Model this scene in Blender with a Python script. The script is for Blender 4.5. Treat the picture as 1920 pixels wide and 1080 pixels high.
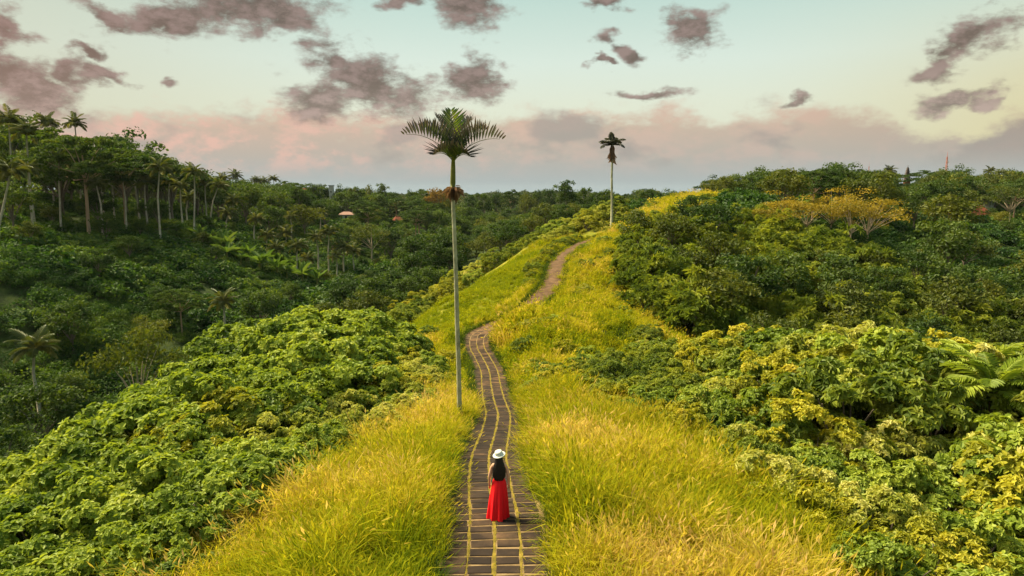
import bpy, math, random
import numpy as np
from mathutils import Vector, Matrix, Euler

R = math.radians
for o in list(bpy.data.objects):
    bpy.data.objects.remove(o)
scene = bpy.context.scene
COL = scene.collection

# ------------------------------------------------------------------ camera
CAM_Z, PITCH, FPX = 7.45, 7.7, 1290.0
cam_d = bpy.data.cameras.new('camera')
cam_d.sensor_width = 36.0
cam_d.lens = FPX / 1920 * 36.0
cam_d.clip_start, cam_d.clip_end = 0.1, 12000
cam = bpy.data.objects.new('camera', cam_d)
cam.location = (0, 0, CAM_Z)
cam.rotation_euler = (R(90 - PITCH), 0, 0)
COL.objects.link(cam)
scene.camera = cam

def srgb(r, g, b, k=1.0):
    f = lambda c: ((c / 255 + .055) / 1.055) ** 2.4 if c > 10 else c / 255 / 12.92
    return (f(r) * k, f(g) * k, f(b) * k, 1.0)

def direction(px, py):
    u, v = (px - 960) / FPX, (540 - py) / FPX
    c, s = math.cos(R(PITCH)), math.sin(R(PITCH))
    return Vector((u, c + v * s, -s + v * c))

def at(px, py, D):
    d = direction(px, py)
    return Vector((0, 0, CAM_Z)) + d * (D / d.y)

def project(x, y, z):
    c, s = math.cos(R(PITCH)), math.sin(R(PITCH))
    zz = z - CAM_Z
    dep = y * c - zz * s
    return 960 + FPX * x / dep, 540 - FPX * (y * s + zz * c) / dep

# ------------------------------------------------------------------ world / sky
SUN_ELEV, SUN_AZ = 50.0, -62.0        # azimuth measured from +Y towards +X
world = bpy.data.worlds.new('World')
scene.world = world
world.use_nodes = True
nt = world.node_tree
nt.nodes.clear()
N, LK = nt.nodes, nt.links

def wn(t, **kw):
    n = N.new(t)
    for k, v in kw.items():
        setattr(n, k, v)
    return n

def wmath(op, a, b=None, c=None, clamp=False):
    n = wn('ShaderNodeMath', operation=op, use_clamp=clamp)
    for i, s in enumerate((a, b, c)):
        if s is None: continue
        if isinstance(s, (int, float)): n.inputs[i].default_value = s
        else: LK.new(s, n.inputs[i])
    return n.outputs[0]

def wsmooth(v, a, b):
    n = wn('ShaderNodeMapRange', interpolation_type='SMOOTHSTEP')
    LK.new(v, n.inputs[0])
    n.inputs[1].default_value, n.inputs[2].default_value = a, b
    return n.outputs[0]

def wmix(f, a, b):
    n = wn('ShaderNodeMix', data_type='RGBA')
    for i, s in ((0, f), (6, a), (7, b)):
        if isinstance(s, (float, int)) or isinstance(s, tuple): n.inputs[i].default_value = s
        else: LK.new(s, n.inputs[i])
    return n.outputs[2]

def wramp(f, stops, interp='LINEAR'):
    n = wn('ShaderNodeValToRGB')
    n.color_ramp.interpolation = interp
    e = n.color_ramp.elements
    while len(e) < len(stops): e.new(0.5)
    for el, (p, c) in zip(e, stops):
        el.position, el.color = p, c
    LK.new(f, n.inputs[0])
    return n.outputs[0]

def wnoise(vec, scale, detail, rough=.55, out=0):
    n = wn('ShaderNodeTexNoise')
    LK.new(vec, n.inputs['Vector'])
    n.inputs['Scale'].default_value = scale
    n.inputs['Detail'].default_value = detail
    n.inputs['Roughness'].default_value = rough
    return n.outputs[out]

tc = wn('ShaderNodeTexCoord').outputs['Generated']
nrm = wn('ShaderNodeVectorMath', operation='NORMALIZE'); LK.new(tc, nrm.inputs[0]); dirv = nrm.outputs[0]
sx = wn('ShaderNodeSeparateXYZ'); LK.new(dirv, sx.inputs[0])
az = wmath('ARCTAN2', sx.outputs[0], sx.outputs[1])
el = wmath('ARCSINE', sx.outputs[2])
cb = wn('ShaderNodeCombineXYZ'); LK.new(az, cb.inputs[0]); LK.new(el, cb.inputs[1])
st = wn('ShaderNodeVectorMath', operation='MULTIPLY'); LK.new(dirv, st.inputs[0]); st.inputs[1].default_value = (1, 1, 1.9)
stv = st.outputs[0]
sky = wn('ShaderNodeTexSky', sky_type='NISHITA')
sky.sun_disc = False
sky.sun_elevation = R(SUN_ELEV)
sky.sun_rotation = R(SUN_AZ)
sky.air_density, sky.dust_density, sky.ozone_density = 1.2, 2.0, 1.0
nish = wn('ShaderNodeMix', data_type='RGBA', blend_type='MULTIPLY'); nish.inputs[0].default_value = 1
LK.new(sky.outputs[0], nish.inputs[6]); nish.inputs[7].default_value = (.07, .07, .07, 1)
# clear evening sky: pale mint, creamy low down, yellower towards the right
eld = wmath('MULTIPLY', el, 180 / math.pi / 90)
clear = wramp(eld, [(0, srgb(226, 222, 190)), (.08, srgb(228, 234, 212)), (.115, srgb(222, 236, 222)),
                    (.17, srgb(194, 221, 209)), (.45, srgb(134, 180, 184)), (1, srgb(112, 160, 170))])
azr = wsmooth(az, .28, .80)
low = wsmooth(el, .30, .09)
clear = wmix(wmath('MULTIPLY', azr, wmath('MULTIPLY', low, .75)), clear, srgb(218, 200, 132))
azl = wsmooth(az, -.12, -.72)
clear = wmix(wmath('MULTIPLY', azl, .62), clear, srgb(204, 202, 172))
base = wmix(.12, clear, nish.outputs[2])
# cloud bank along the horizon
nbig = wnoise(stv, 5.0, 5, .6)
nmid = wnoise(stv, 13.0, 7, .62)
nfine = wnoise(stv, 30.0, 9, .68)
nwarp = wn('ShaderNodeTexNoise'); LK.new(stv, nwarp.inputs['Vector']); nwarp.inputs['Scale'].default_value = 22; nwarp.inputs['Detail'].default_value = 5
wv = wn('ShaderNodeVectorMath', operation='SUBTRACT'); LK.new(nwarp.outputs[1], wv.inputs[0]); wv.inputs[1].default_value = (.5, .5, .5)
ws = wn('ShaderNodeVectorMath', operation='MULTIPLY'); LK.new(wv.outputs[0], ws.inputs[0]); ws.inputs[1].default_value = (.075, .05, 0)
wp = wn('ShaderNodeVectorMath', operation='ADD'); LK.new(cb.outputs[0], wp.inputs[0]); LK.new(ws.outputs[0], wp.inputs[1])
pw = wp.outputs[0]

def azel(px, py):
    d = direction(px, py).normalized()
    return math.atan2(d.x, d.y), math.asin(d.z)

def blob(px, py, rx, ry, rot=0.0):
    a, e = azel(px, py)
    m = wn('ShaderNodeMapping', vector_type='TEXTURE')
    LK.new(pw, m.inputs[0])
    m.inputs['Location'].default_value = (a, e, 0)
    m.inputs['Rotation'].default_value = (0, 0, R(rot))
    m.inputs['Scale'].default_value = (1.12 * rx / FPX, 1.12 * ry / FPX, 1)
    ln = wn('ShaderNodeVectorMath', operation='LENGTH'); LK.new(m.outputs[0], ln.inputs[0])
    return wmath('SUBTRACT', 1.0, ln.outputs['Value'])

def union(bl):
    v = bl[0]
    for b in bl[1:]: v = wmath('MAXIMUM', v, b)
    return v

edge = wmath('ADD', .112, wmath('MULTIPLY', wmath('SUBTRACT', nmid, .5), .085))
edge = wmath('ADD', edge, wmath('MULTIPLY', wmath('SUBTRACT', nbig, .5), .06))
dip = wsmooth(blob(1790, 200, 120, 90), 0.0, .8)
edge = wmath('SUBTRACT', edge, wmath('MULTIPLY', dip, .045))
bank_a = wsmooth(wmath('ADD', wmath('SUBTRACT', edge, el), wmath('MULTIPLY', wmath('SUBTRACT', nfine, .5), .045)), -.014, .022)
elb = wmath('MULTIPLY', el, 1 / .16)
bank_c = wramp(elb, [(0, srgb(168, 184, 186)), (.12, srgb(164, 174, 174)), (.35, srgb(180, 174, 163)), (.62, srgb(200, 180, 160)), (1, srgb(206, 180, 158))])
pinkl = wsmooth(az, .15, -.45)
pk = wmath('MULTIPLY', wsmooth(wmath('ADD', wmath('MULTIPLY', nmid, .6), wmath('MULTIPLY', nfine, .4)), .46, .60), wmath('ADD', .25, wmath('MULTIPLY', pinkl, .75)))
pk = wmath('MULTIPLY', pk, wsmooth(el, .015, .06))
bank_c = wmix(wmath('MULTIPLY', pk, .7), bank_c, srgb(236, 188, 172))
gr = wmath('MULTIPLY', wsmooth(wnoise(stv, 9.0, 4, .5), .52, .64), wsmooth(el, .02, .06))
bank_c = wmix(wmath('MULTIPLY', gr, .6), bank_c, srgb(148, 148, 144))
bank_c = wmix(wmath('MULTIPLY', wmath('MULTIPLY', pinkl, wsmooth(el, .01, .08)), .16), bank_c, srgb(226, 184, 160))
warm = wmath('MULTIPLY', azr, wsmooth(el, .02, .10))
bank_c = wmix(wmath('MULTIPLY', warm, .5), bank_c, srgb(160, 134, 116))
skyc = wmix(bank_a, base, bank_c)
# separate dusky clouds
big_clouds = union([
    blob(450, 18, 150, 42, 8), blob(330, 34, 105, 26, 15), blob(545, 18, 60, 34, -20), blob(205, 38, 42, 14, -20),
    blob(875, 14, 75, 34, 0), blob(750, 0, 45, 16, 0), blob(1140, 2, 40, 16, 0),
    blob(30, 150, 80, 44, -20), blob(60, 188, 80, 34, -12), blob(0, 40, 30, 34, 0),
    blob(142, 148, 34, 38, -40), blob(188, 135, 30, 16, -25), blob(318, 160, 22, 10, 0), blob(160, 92, 30, 10, 0),
    blob(700, 160, 120, 48, -18), blob(620, 112, 42, 26, -30), blob(760, 182, 72, 40, 0), blob(892, 155, 55, 44, 15), blob(600, 190, 70, 34, 0),
    blob(1140, 72, 30, 15, -20), blob(1180, 100, 30, 15, -40), blob(1128, 118, 18, 7, 0),
    blob(1296, 56, 48, 38, 0), blob(1830, 62, 62, 32, 15), blob(1780, 92, 46, 32, 35), blob(1748, 126, 36, 24, 20),
    blob(1790, 188, 52, 14, 10), blob(1845, 186, 26, 10, 0), blob(1500, 183, 32, 9, 8), blob(1220, 176, 70, 10, 0),
])
def cloud_density(vec):
    nf = wnoise(vec, 30.0, 9, .66); nm = wnoise(vec, 13.0, 6, .6)
    c = wmath('ADD', big_clouds, wmath('MULTIPLY', wmath('SUBTRACT', nf, .5), 2.0))
    return wmath('ADD', c, wmath('MULTIPLY', wmath('SUBTRACT', nm, .5), 1.3))
cd = cloud_density(stv)
lit = wn('ShaderNodeVectorMath', operation='ADD'); LK.new(stv, lit.inputs[0]); lit.inputs[1].default_value = (-.010, 0, .020)
cd2 = cloud_density(lit.outputs[0])
relief = wsmooth(wmath('SUBTRACT', cd, cd2), -.35, .45)          # lit from above and from the left
ca = wsmooth(cd, -.15, .66)
cl_c = wramp(elb, [(.4, srgb(140, 132, 124)), (.8, srgb(124, 110, 100)), (1, srgb(106, 91, 82))])
cl_l = wramp(elb, [(.4, srgb(196, 176, 164)), (.8, srgb(168, 148, 140)), (1, srgb(148, 127, 120))])
cl_c = wmix(relief, cl_c, cl_l)
cl_c = wmix(wmath('MULTIPLY', wsmooth(az, -.3, -.75), .30), cl_c, srgb(168, 116, 104))
skyc = wmix(wmath('MULTIPLY', ca, .95), skyc, cl_c)
bg = wn('ShaderNodeBackground'); LK.new(skyc, bg.inputs[0]); bg.inputs[1].default_value = .415
wo = wn('ShaderNodeOutputWorld'); LK.new(bg.outputs[0], wo.inputs[0])
world.cycles.sampling_method = 'MANUAL'
world.cycles.sample_map_resolution = 512

sun_d = bpy.data.lights.new('sun', 'SUN')
sun_d.energy, sun_d.angle, sun_d.color = 5.0, R(24), (1.0, .85, .55)
sun = bpy.data.objects.new('sun', sun_d)
sv = Vector((math.sin(R(SUN_AZ)) * math.cos(R(SUN_ELEV)), math.cos(R(SUN_AZ)) * math.cos(R(SUN_ELEV)), math.sin(R(SUN_ELEV))))
sun.rotation_euler = sv.to_track_quat('Z', 'Y').to_euler()
COL.objects.link(sun)

scene.view_settings.view_transform = 'Standard'
scene.view_settings.look = 'None'
scene.view_settings.exposure = 1.35
scene.view_settings.gamma = 1.0
scene.render.engine = 'CYCLES'
cy = scene.cycles
cy.max_bounces, cy.diffuse_bounces, cy.glossy_bounces, cy.transmission_bounces, cy.volume_bounces = 5, 2, 1, 3, 0
cy.transparent_max_bounces = 4
cy.use_denoising = True
cy.caustics_reflective = cy.caustics_refractive = False

# ------------------------------------------------------------------ helpers
def link(o, parent=None):
    COL.objects.link(o)
    if parent is not None: o.parent = parent
    return o

def tag(o, label=None, cat=None, group=None, kind=None):
    if label: o['label'] = label
    if cat: o['category'] = cat
    if group: o['group'] = group
    if kind: o['kind'] = kind
    return o

def obj(name, me, parent=None, mat=None):
    if mat is not None and not me.materials: me.materials.append(mat)
    return link(bpy.data.objects.new(name, me), parent)

def empty(name, loc, rz=0.0, s=1.0):
    o = bpy.data.objects.new(name, None)
    o.empty_display_size = .3
    o.location = loc
    o.rotation_euler = (0, 0, rz)
    o.scale = (s, s, s) if isinstance(s, (int, float)) else s
    return link(o)

def np_mesh(name, V, F, mat=None, tint=None, smooth=False):
    """V (n,3); F (m,k) one face size; tint per vertex"""
    me = bpy.data.meshes.new(name)
    V = np.asarray(V, np.float32); F = np.asarray(F, np.int32)
    me.vertices.add(len(V)); me.vertices.foreach_set('co', V.ravel())
    k = F.shape[1]
    me.loops.add(F.size); me.loops.foreach_set('vertex_index', F.ravel())
    me.polygons.add(len(F))
    me.polygons.foreach_set('loop_start', np.arange(0, F.size, k, dtype=np.int32))
    me.polygons.foreach_set('use_smooth', np.full(len(F), smooth, bool))
    if tint is not None:
        a = me.attributes.new('tint', 'FLOAT', 'POINT')
        a.data.foreach_set('value', np.asarray(tint, np.float32))
    me.update(calc_edges=True)
    if mat is not None: me.materials.append(mat)
    return me

class MB:
    """collects polygons of any size; builds ONE mesh"""
    def __init__(s): s.v, s.f, s.t = [], [], []
    def add(s, V, F, t=0.5):
        b = len(s.v)
        s.v += [tuple(p) for p in V]; s.f += [tuple(b + i for i in f) for f in F]; s.t += [t] * len(V)
        return b
    def box(s, c, d, rz=0.0, t=.5, taper=1.0):
        ca, sa = math.cos(rz), math.sin(rz)
        V = []
        for z in (-1, 1):
            k = taper if z > 0 else 1
            for x, y in ((-1, -1), (1, -1), (1, 1), (-1, 1)):
                X, Y = x * d[0] / 2 * k, y * d[1] / 2 * k
                V.append((c[0] + X * ca - Y * sa, c[1] + X * sa + Y * ca, c[2] + z * d[2] / 2))
        s.add(V, [(3, 2, 1, 0), (4, 5, 6, 7), (0, 1, 5, 4), (1, 2, 6, 5), (2, 3, 7, 6), (3, 0, 4, 7)], t)
    def tube(s, pts, rad, seg=6, cap=True, t=.5):
        pts = [Vector(p) for p in pts]
        n = len(pts)
        V, F = [], []
        ref = Vector((0.13, 1, 0.07)).normalized()
        for i, p in enumerate(pts):
            d = (pts[min(i + 1, n - 1)] - pts[max(i - 1, 0)]).normalized()
            a = d.cross(ref)
            if a.length < .05: a = d.cross(Vector((1, 0, 0)))
            a.normalize(); b = d.cross(a)
            for k in range(seg):
                th = 2 * math.pi * k / seg
                V.append(p + (a * math.cos(th) + b * math.sin(th)) * rad[i])
        for i in range(n - 1):
            for k in range(seg):
                k2 = (k + 1) % seg
                F.append((i * seg + k, i * seg + k2, (i + 1) * seg + k2, (i + 1) * seg + k))
        if cap:
            F.append(tuple(range(seg))); F.append(tuple(reversed(range((n - 1) * seg, n * seg))))
        s.add(V, F, t)
    def loft(s, rings, close=True, t=.5, cap=True):
        m = len(rings[0]); V = [p for r in rings for p in r]; F = []
        for i in range(len(rings) - 1):
            for k in range(m if close else m - 1):
                k2 = (k + 1) % m
                F.append((i * m + k, i * m + k2, (i + 1) * m + k2, (i + 1) * m + k))
        if cap and close:
            F.append(tuple(reversed(range(m)))); F.append(tuple(range((len(rings) - 1) * m, len(rings) * m)))
        s.add(V, F, t)
    def mesh(s, name, mat=None, smooth=False):
        me = bpy.data.meshes.new(name)
        me.from_pydata(s.v, [], s.f)
        a = me.attributes.new('tint', 'FLOAT', 'POINT'); a.data.foreach_set('value', np.array(s.t, np.float32))
        if smooth: me.polygons.foreach_set('use_smooth', np.full(len(s.f), True, bool))
        me.update()
        if mat is not None: me.materials.append(mat)
        return me
    def build(s, name, mat, parent=None, smooth=False):
        return obj(name, s.mesh(name, mat, smooth), parent)

# ------------------------------------------------------------------ materials
def new_mat(name):
    m = bpy.data.materials.new(name); m.use_nodes = True
    m.node_tree.nodes.clear()
    return m, m.node_tree.nodes, m.node_tree.links

def ramp_node(nodes, stops):
    n = nodes.new('ShaderNodeValToRGB')
    e = n.color_ramp.elements
    while len(e) < len(stops): e.new(.5)
    for q, (p, c) in zip(e, stops): q.position, q.color = p, c if len(c) == 4 else (*c, 1)
    return n

def leaf_mat(name, stops, trans=.38, gloss=.03, w_tint=.45, w_obj=.25, w_noise=.3, nscale=.35, inst=False, bump=0):
    m, nd, lk = new_mat(name)
    def mth(op, a, b):
        n = nd.new('ShaderNodeMath'); n.operation = op
        for i, s in enumerate((a, b)):
            if isinstance(s, (int, float)): n.inputs[i].default_value = s
            else: lk.new(s, n.inputs[i])
        return n.outputs[0]
    at_ = nd.new('ShaderNodeAttribute'); at_.attribute_name = 'tint'
    oi = nd.new('ShaderNodeObjectInfo')
    ge = nd.new('ShaderNodeNewGeometry')
    no = nd.new('ShaderNodeTexNoise'); no.inputs['Scale'].default_value = nscale; no.inputs['Detail'].default_value = 3
    lk.new(ge.outputs['Position'], no.inputs['Vector'])
    rnd = oi.outputs['Random']
    if inst:
        ia = nd.new('ShaderNodeAttribute'); ia.attribute_type = 'INSTANCER'; ia.attribute_name = 'itint'
        rnd = ia.outputs['Fac']
    ns = nd.new('ShaderNodeMapRange'); lk.new(no.outputs[0], ns.inputs[0]); ns.inputs[1].default_value = .28; ns.inputs[2].default_value = .72
    f = mth('ADD', mth('MULTIPLY', at_.outputs['Fac'], w_tint), mth('ADD', mth('MULTIPLY', rnd, w_obj), mth('MULTIPLY', ns.outputs[0], w_noise)))
    rp = ramp_node(nd, stops); lk.new(f, rp.inputs[0])
    df = nd.new('ShaderNodeBsdfDiffuse'); lk.new(rp.outputs[0], df.inputs[0])
    tr = nd.new('ShaderNodeBsdfTranslucent')
    tcx = nd.new('ShaderNodeMix'); tcx.data_type = 'RGBA'; tcx.blend_type = 'MULTIPLY'; tcx.inputs[0].default_value = 1
    lk.new(rp.outputs[0], tcx.inputs[6]); tcx.inputs[7].default_value = (1.25, 1.2, .6, 1)
    lk.new(tcx.outputs[2], tr.inputs[0])
    mx = nd.new('ShaderNodeMixShader'); mx.inputs[0].default_value = trans
    lk.new(df.outputs[0], mx.inputs[1]); lk.new(tr.outputs[0], mx.inputs[2])
    out = nd.new('ShaderNodeOutputMaterial')
    if gloss > 0:
        gl = nd.new('ShaderNodeBsdfGlossy'); gl.inputs['Roughness'].default_value = .55
        gl.inputs['Color'].default_value = (.8, .85, .8, 1)
        m2 = nd.new('ShaderNodeMixShader'); m2.inputs[0].default_value = gloss * .6
        lk.new(mx.outputs[0], m2.inputs[1]); lk.new(gl.outputs[0], m2.inputs[2])
        lk.new(m2.outputs[0], out.inputs[0])
    else:
        lk.new(mx.outputs[0], out.inputs[0])
    return m

def solid_mat(name, stops, rough=.8, scale=6.0, stretch=(1, 1, 1), bump=.25, coord='Object', detail=6, spec=.2, attr=False):
    m, nd, lk = new_mat(name)
    tcn = nd.new('ShaderNodeTexCoord')
    geo = nd.new('ShaderNodeNewGeometry')
    mp = nd.new('ShaderNodeMapping'); mp.inputs['Scale'].default_value = stretch
    lk.new(geo.outputs['Position'] if coord == 'World' else tcn.outputs[coord], mp.inputs[0])
    no = nd.new('ShaderNodeTexNoise'); no.inputs['Scale'].default_value = scale; no.inputs['Detail'].default_value = detail; no.inputs['Roughness'].default_value = .62
    lk.new(mp.outputs[0], no.inputs[0])
    mr = nd.new('ShaderNodeMapRange'); lk.new(no.outputs[0], mr.inputs[0]); mr.inputs[1].default_value = .3; mr.inputs[2].default_value = .7
    fac = mr.outputs[0]
    if attr:
        oi = nd.new('ShaderNodeObjectInfo'); ta = nd.new('ShaderNodeAttribute'); ta.attribute_name = 'tint'
        ad = nd.new('ShaderNodeMath'); ad.operation = 'MULTIPLY_ADD'
        lk.new(oi.outputs['Random'], ad.inputs[0]); ad.inputs[1].default_value = .35
        a2 = nd.new('ShaderNodeMath'); a2.operation = 'MULTIPLY_ADD'; lk.new(ta.outputs['Fac'], a2.inputs[0]); a2.inputs[1].default_value = .3
        a3 = nd.new('ShaderNodeMath'); a3.operation = 'MULTIPLY_ADD'; lk.new(fac, a3.inputs[0]); a3.inputs[1].default_value = .7; a3.inputs[2].default_value = -.17
        lk.new(a3.outputs[0], a2.inputs[2]); lk.new(a2.outputs[0], ad.inputs[2]); fac = ad.outputs[0]
    rp = ramp_node(nd, stops); lk.new(fac, rp.inputs[0])
    bs = nd.new('ShaderNodeBsdfPrincipled')
    lk.new(rp.outputs[0], bs.inputs['Base Color']); bs.inputs['Roughness'].default_value = rough
    bs.inputs['Specular IOR Level'].default_value = spec
    if bump > 0:
        n2 = nd.new('ShaderNodeTexNoise'); n2.inputs['Scale'].default_value = scale * 5; n2.inputs['Detail'].default_value = 5; lk.new(mp.outputs[0], n2.inputs[0])
        bp = nd.new('ShaderNodeBump'); bp.inputs['Strength'].default_value = bump; bp.inputs['Distance'].default_value = .02
        lk.new(n2.outputs[0], bp.inputs['Height']); lk.new(bp.outputs[0], bs.inputs['Normal'])
    out = nd.new('ShaderNodeOutputMaterial'); lk.new(bs.outputs[0], out.inputs[0])
    return m

M = {}
# leaves: ramps run from dark to light through the natural range of each plant
M['grass'] = leaf_mat('grass_blades', [(.05, (.075, .12, .008)), (.28, (.18, .225, .010)), (.5, (.33, .33, .013)), (.72, (.46, .39, .03)), (.88, (.56, .435, .11)), (1, (.64, .47, .20))], trans=.45, gloss=0, w_tint=.26, w_obj=.74, w_noise=0, inst=True)
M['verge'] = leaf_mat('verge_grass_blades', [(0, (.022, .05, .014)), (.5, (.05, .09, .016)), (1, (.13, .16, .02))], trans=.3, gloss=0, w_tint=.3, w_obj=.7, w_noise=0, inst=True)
M['lush'] = leaf_mat('lush_leaves', [(0, (.030, .060, .008)), (.27, (.090, .145, .014)), (.54, (.21, .28, .027)), (.80, (.345, .40, .052)), (1, (.48, .48, .10))])
M['yellowing'] = leaf_mat('yellowing_leaves', [(0, (.045, .065, .008)), (.25, (.15, .17, .012)), (.55, (.32, .32, .020)), (.8, (.47, .43, .035)), (1, (.58, .46, .08))])
M['cream'] = leaf_mat('cream_tipped_leaves', [(0, (.05, .078, .012)), (.25, (.17, .215, .024)), (.52, (.37, .39, .06)), (.8, (.56, .53, .16)), (1, (.68, .61, .27))])
M['dusky'] = leaf_mat('dusky_leaves', [(0, (.020, .042, .008)), (.25, (.075, .120, .014)), (.5, (.17, .22, .022)), (.9, (.36, .37, .036))])
M['deep'] = leaf_mat('deep_green_leaves', [(0, (.010, .030, .007)), (.4, (.034, .070, .011)), (.75, (.088, .13, .016)), (1, (.20, .21, .02))], nscale=.1)
M['olive'] = leaf_mat('olive_leaves', [(0, (.022, .040, .007)), (.4, (.065, .088, .011)), (.75, (.145, .155, .015)), (1, (.27, .23, .02))], nscale=.1)
M['golden'] = leaf_mat('golden_leaves', [(0, (.07, .07, .010)), (.4, (.20, .16, .014)), (.75, (.36, .26, .021)), (1, (.48, .32, .04))], nscale=.12)
M['russet'] = leaf_mat('russet_leaves', [(0, (.06, .05, .012)), (.5, (.17, .105, .025)), (1, (.26, .16, .035))], nscale=.12)
M['palm'] = leaf_mat('coconut_fronds', [(0, (.020, .038, .008)), (.45, (.06, .08, .012)), (.8, (.17, .16, .018)), (1, (.32, .24, .025))], gloss=.1)
M['areca'] = leaf_mat('areca_fronds', [(0, (.075, .055, .085)), (.3, (.05, .05, .05)), (.62, (.05, .10, .016)), (1, (.26, .29, .02))], gloss=.1, w_tint=.85, w_obj=.08, w_noise=.07)
M['banana'] = leaf_mat('banana_leaves', [(0, (.04, .09, .015)), (.5, (.10, .17, .03)), (1, (.20, .26, .06))])
M['under'] = leaf_mat('undergrowth_leaves', [(0, (.008, .030, .007)), (.35, (.024, .066, .011)), (.58, (.06, .118, .015)), (.92, (.18, .235, .022))], inst=True, w_tint=.3, w_obj=.35, w_noise=.35, nscale=.05)
M['far'] = leaf_mat('far_wood_leaves', [(0, (.014, .034, .012)), (.5, (.035, .06, .016)), (.85, (.075, .085, .02)), (1, (.13, .095, .03))], inst=True, w_tint=.35, w_obj=.5, w_noise=.15, nscale=.02)
M['dryfrond'] = leaf_mat('dry_fronds', [(0, (.09, .05, .035)), (.5, (.26, .155, .105)), (1, (.50, .34, .26))], trans=.2, gloss=0)
M['bark'] = solid_mat('grey_brown_bark', [(0, (.09, .07, .055)), (1, (.24, .19, .15))], scale=3, stretch=(1, 1, .3))
M['palebark'] = solid_mat('pale_bark', [(0, (.26, .20, .14)), (1, (.52, .42, .31))], scale=2, stretch=(1, 1, .3))
M['pinkbark'] = solid_mat('pinkish_bark', [(0, (.28, .17, .11)), (1, (.50, .34, .24))], scale=2, stretch=(1, 1, .2))
M['palmtrunk'] = solid_mat('ringed_palm_trunk', [(0, (.13, .13, .085)), (.5, (.31, .31, .21)), (1, (.47, .46, .34))], scale=2.6, stretch=(1, 1, .7))
M['cocotrunk'] = solid_mat('coconut_trunk', [(0, (.27, .225, .175)), (1, (.54, .47, .38))], scale=3, stretch=(1, 1, .6))
M['crownshaft'] = solid_mat('green_crownshaft', [(0, (.07, .09, .016)), (1, (.18, .17, .03))], scale=3, stretch=(1, 1, .3), rough=.5)
M['block'] = solid_mat('dark_paving_block', [(0, (.012, .008, .0065)), (.45, (.028, .018, .013)), (.72, (.060, .037, .022)), (1, (.15, .082, .042))], scale=1.1, coord='World', bump=.5, attr=True, rough=.9)
M['joint'] = solid_mat('sandy_joint', [(0, (.09, .06, .03)), (.5, (.19, .125, .06)), (1, (.30, .21, .11))], scale=2.5, coord='World', rough=.95)
M['moss'] = solid_mat('mossy_joint', [(0, (.08, .06, .012)), (.5, (.17, .125, .018)), (1, (.30, .21, .04))], scale=5, coord='World', rough=.95, bump=.6)

def ground_material():
    m, nd, lk = new_mat('hillside_ground')
    geo = nd.new('ShaderNodeNewGeometry')
    ta = nd.new('ShaderNodeAttribute'); ta.attribute_name = 'tint'
    n1 = nd.new('ShaderNodeTexNoise'); n1.inputs['Scale'].default_value = .5; n1.inputs['Detail'].default_value = 8; lk.new(geo.outputs['Position'], n1.inputs[0])
    r1 = ramp_node(nd, [(.3, (.020, .030, .010)), (.5, (.035, .055, .014)), (.7, (.06, .08, .018))]); lk.new(n1.outputs[0], r1.inputs[0])
    r2 = ramp_node(nd, [(.3, (.10, .12, .014)), (.5, (.20, .20, .018)), (.7, (.28, .23, .03))]); lk.new(n1.outputs[0], r2.inputs[0])
    mx = nd.new('ShaderNodeMix'); mx.data_type = 'RGBA'
    lk.new(ta.outputs['Fac'], mx.inputs[0]); lk.new(r1.outputs[0], mx.inputs[6]); lk.new(r2.outputs[0], mx.inputs[7])
    bs = nd.new('ShaderNodeBsdfPrincipled'); bs.inputs['Roughness'].default_value = .95; bs.inputs['Specular IOR Level'].default_value = .1
    lk.new(mx.outputs[2], bs.inputs['Base Color'])
    n2 = nd.new('ShaderNodeTexNoise'); n2.inputs['Scale'].default_value = 4; n2.inputs['Detail'].default_value = 6; lk.new(geo.outputs['Position'], n2.inputs[0])
    bp = nd.new('ShaderNodeBump'); bp.inputs['Strength'].default_value = .8; bp.inputs['Distance'].default_value = .2
    lk.new(n2.outputs[0], bp.inputs['Height']); lk.new(bp.outputs[0], bs.inputs['Normal'])
    out = nd.new('ShaderNodeOutputMaterial'); lk.new(bs.outputs[0], out.inputs[0])
    return m

# ------------------------------------------------------------------ terrain
# footpath centre line: x, y, z
PATH = np.array([
    (-.50, 4, .15), (-.42, 9, .1), (-.36, 12.7, 0.0), (-.42, 15, 0), (-.62, 18, -.30), (-.74, 21, -.85), (-.72, 24, -1.45), (-.66, 27, -2.0), (-.66, 31, -2.65),
    (-.95, 35, -3.2), (-1.25, 40, -3.8), (-1.55, 45, -4.2), (-2.1, 49, -4.35), (-2.75, 53, -4.35), (-2.75, 56, -4.05), (-1.4, 58.6, -3.75),
    (.35, 60.6, -3.3), (1.75, 63.2, -2.8), (3.0, 66.5, -2.2), (4.0, 70, -1.75), (4.7, 75, -1.2), (5.2, 80, -.75), (6.2, 86, -.35), (7.6, 92, -.05), (9.3, 99, .15), (11.2, 105, .35),
    (14, 111, .6), (18, 118, 1.4)], float)

def catmull(P, step=.1):
    out = []
    n = len(P)
    for i in range(n - 1):
        p0, p1, p2, p3 = P[max(i - 1, 0)], P[i], P[i + 1], P[min(i + 2, n - 1)]
        k = max(2, int(np.linalg.norm(p2 - p1) / step))
        for j in range(k):
            t = j / k
            out.append(.5 * ((2 * p1) + (-p0 + p2) * t + (2 * p0 - 5 * p1 + 4 * p2 - p3) * t * t + (-p0 + 3 * p1 - 3 * p2 + p3) * t ** 3))
    out.append(P[-1])
    return np.array(out)

PL = catmull(PATH)
PLs = PL[::4]

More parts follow.
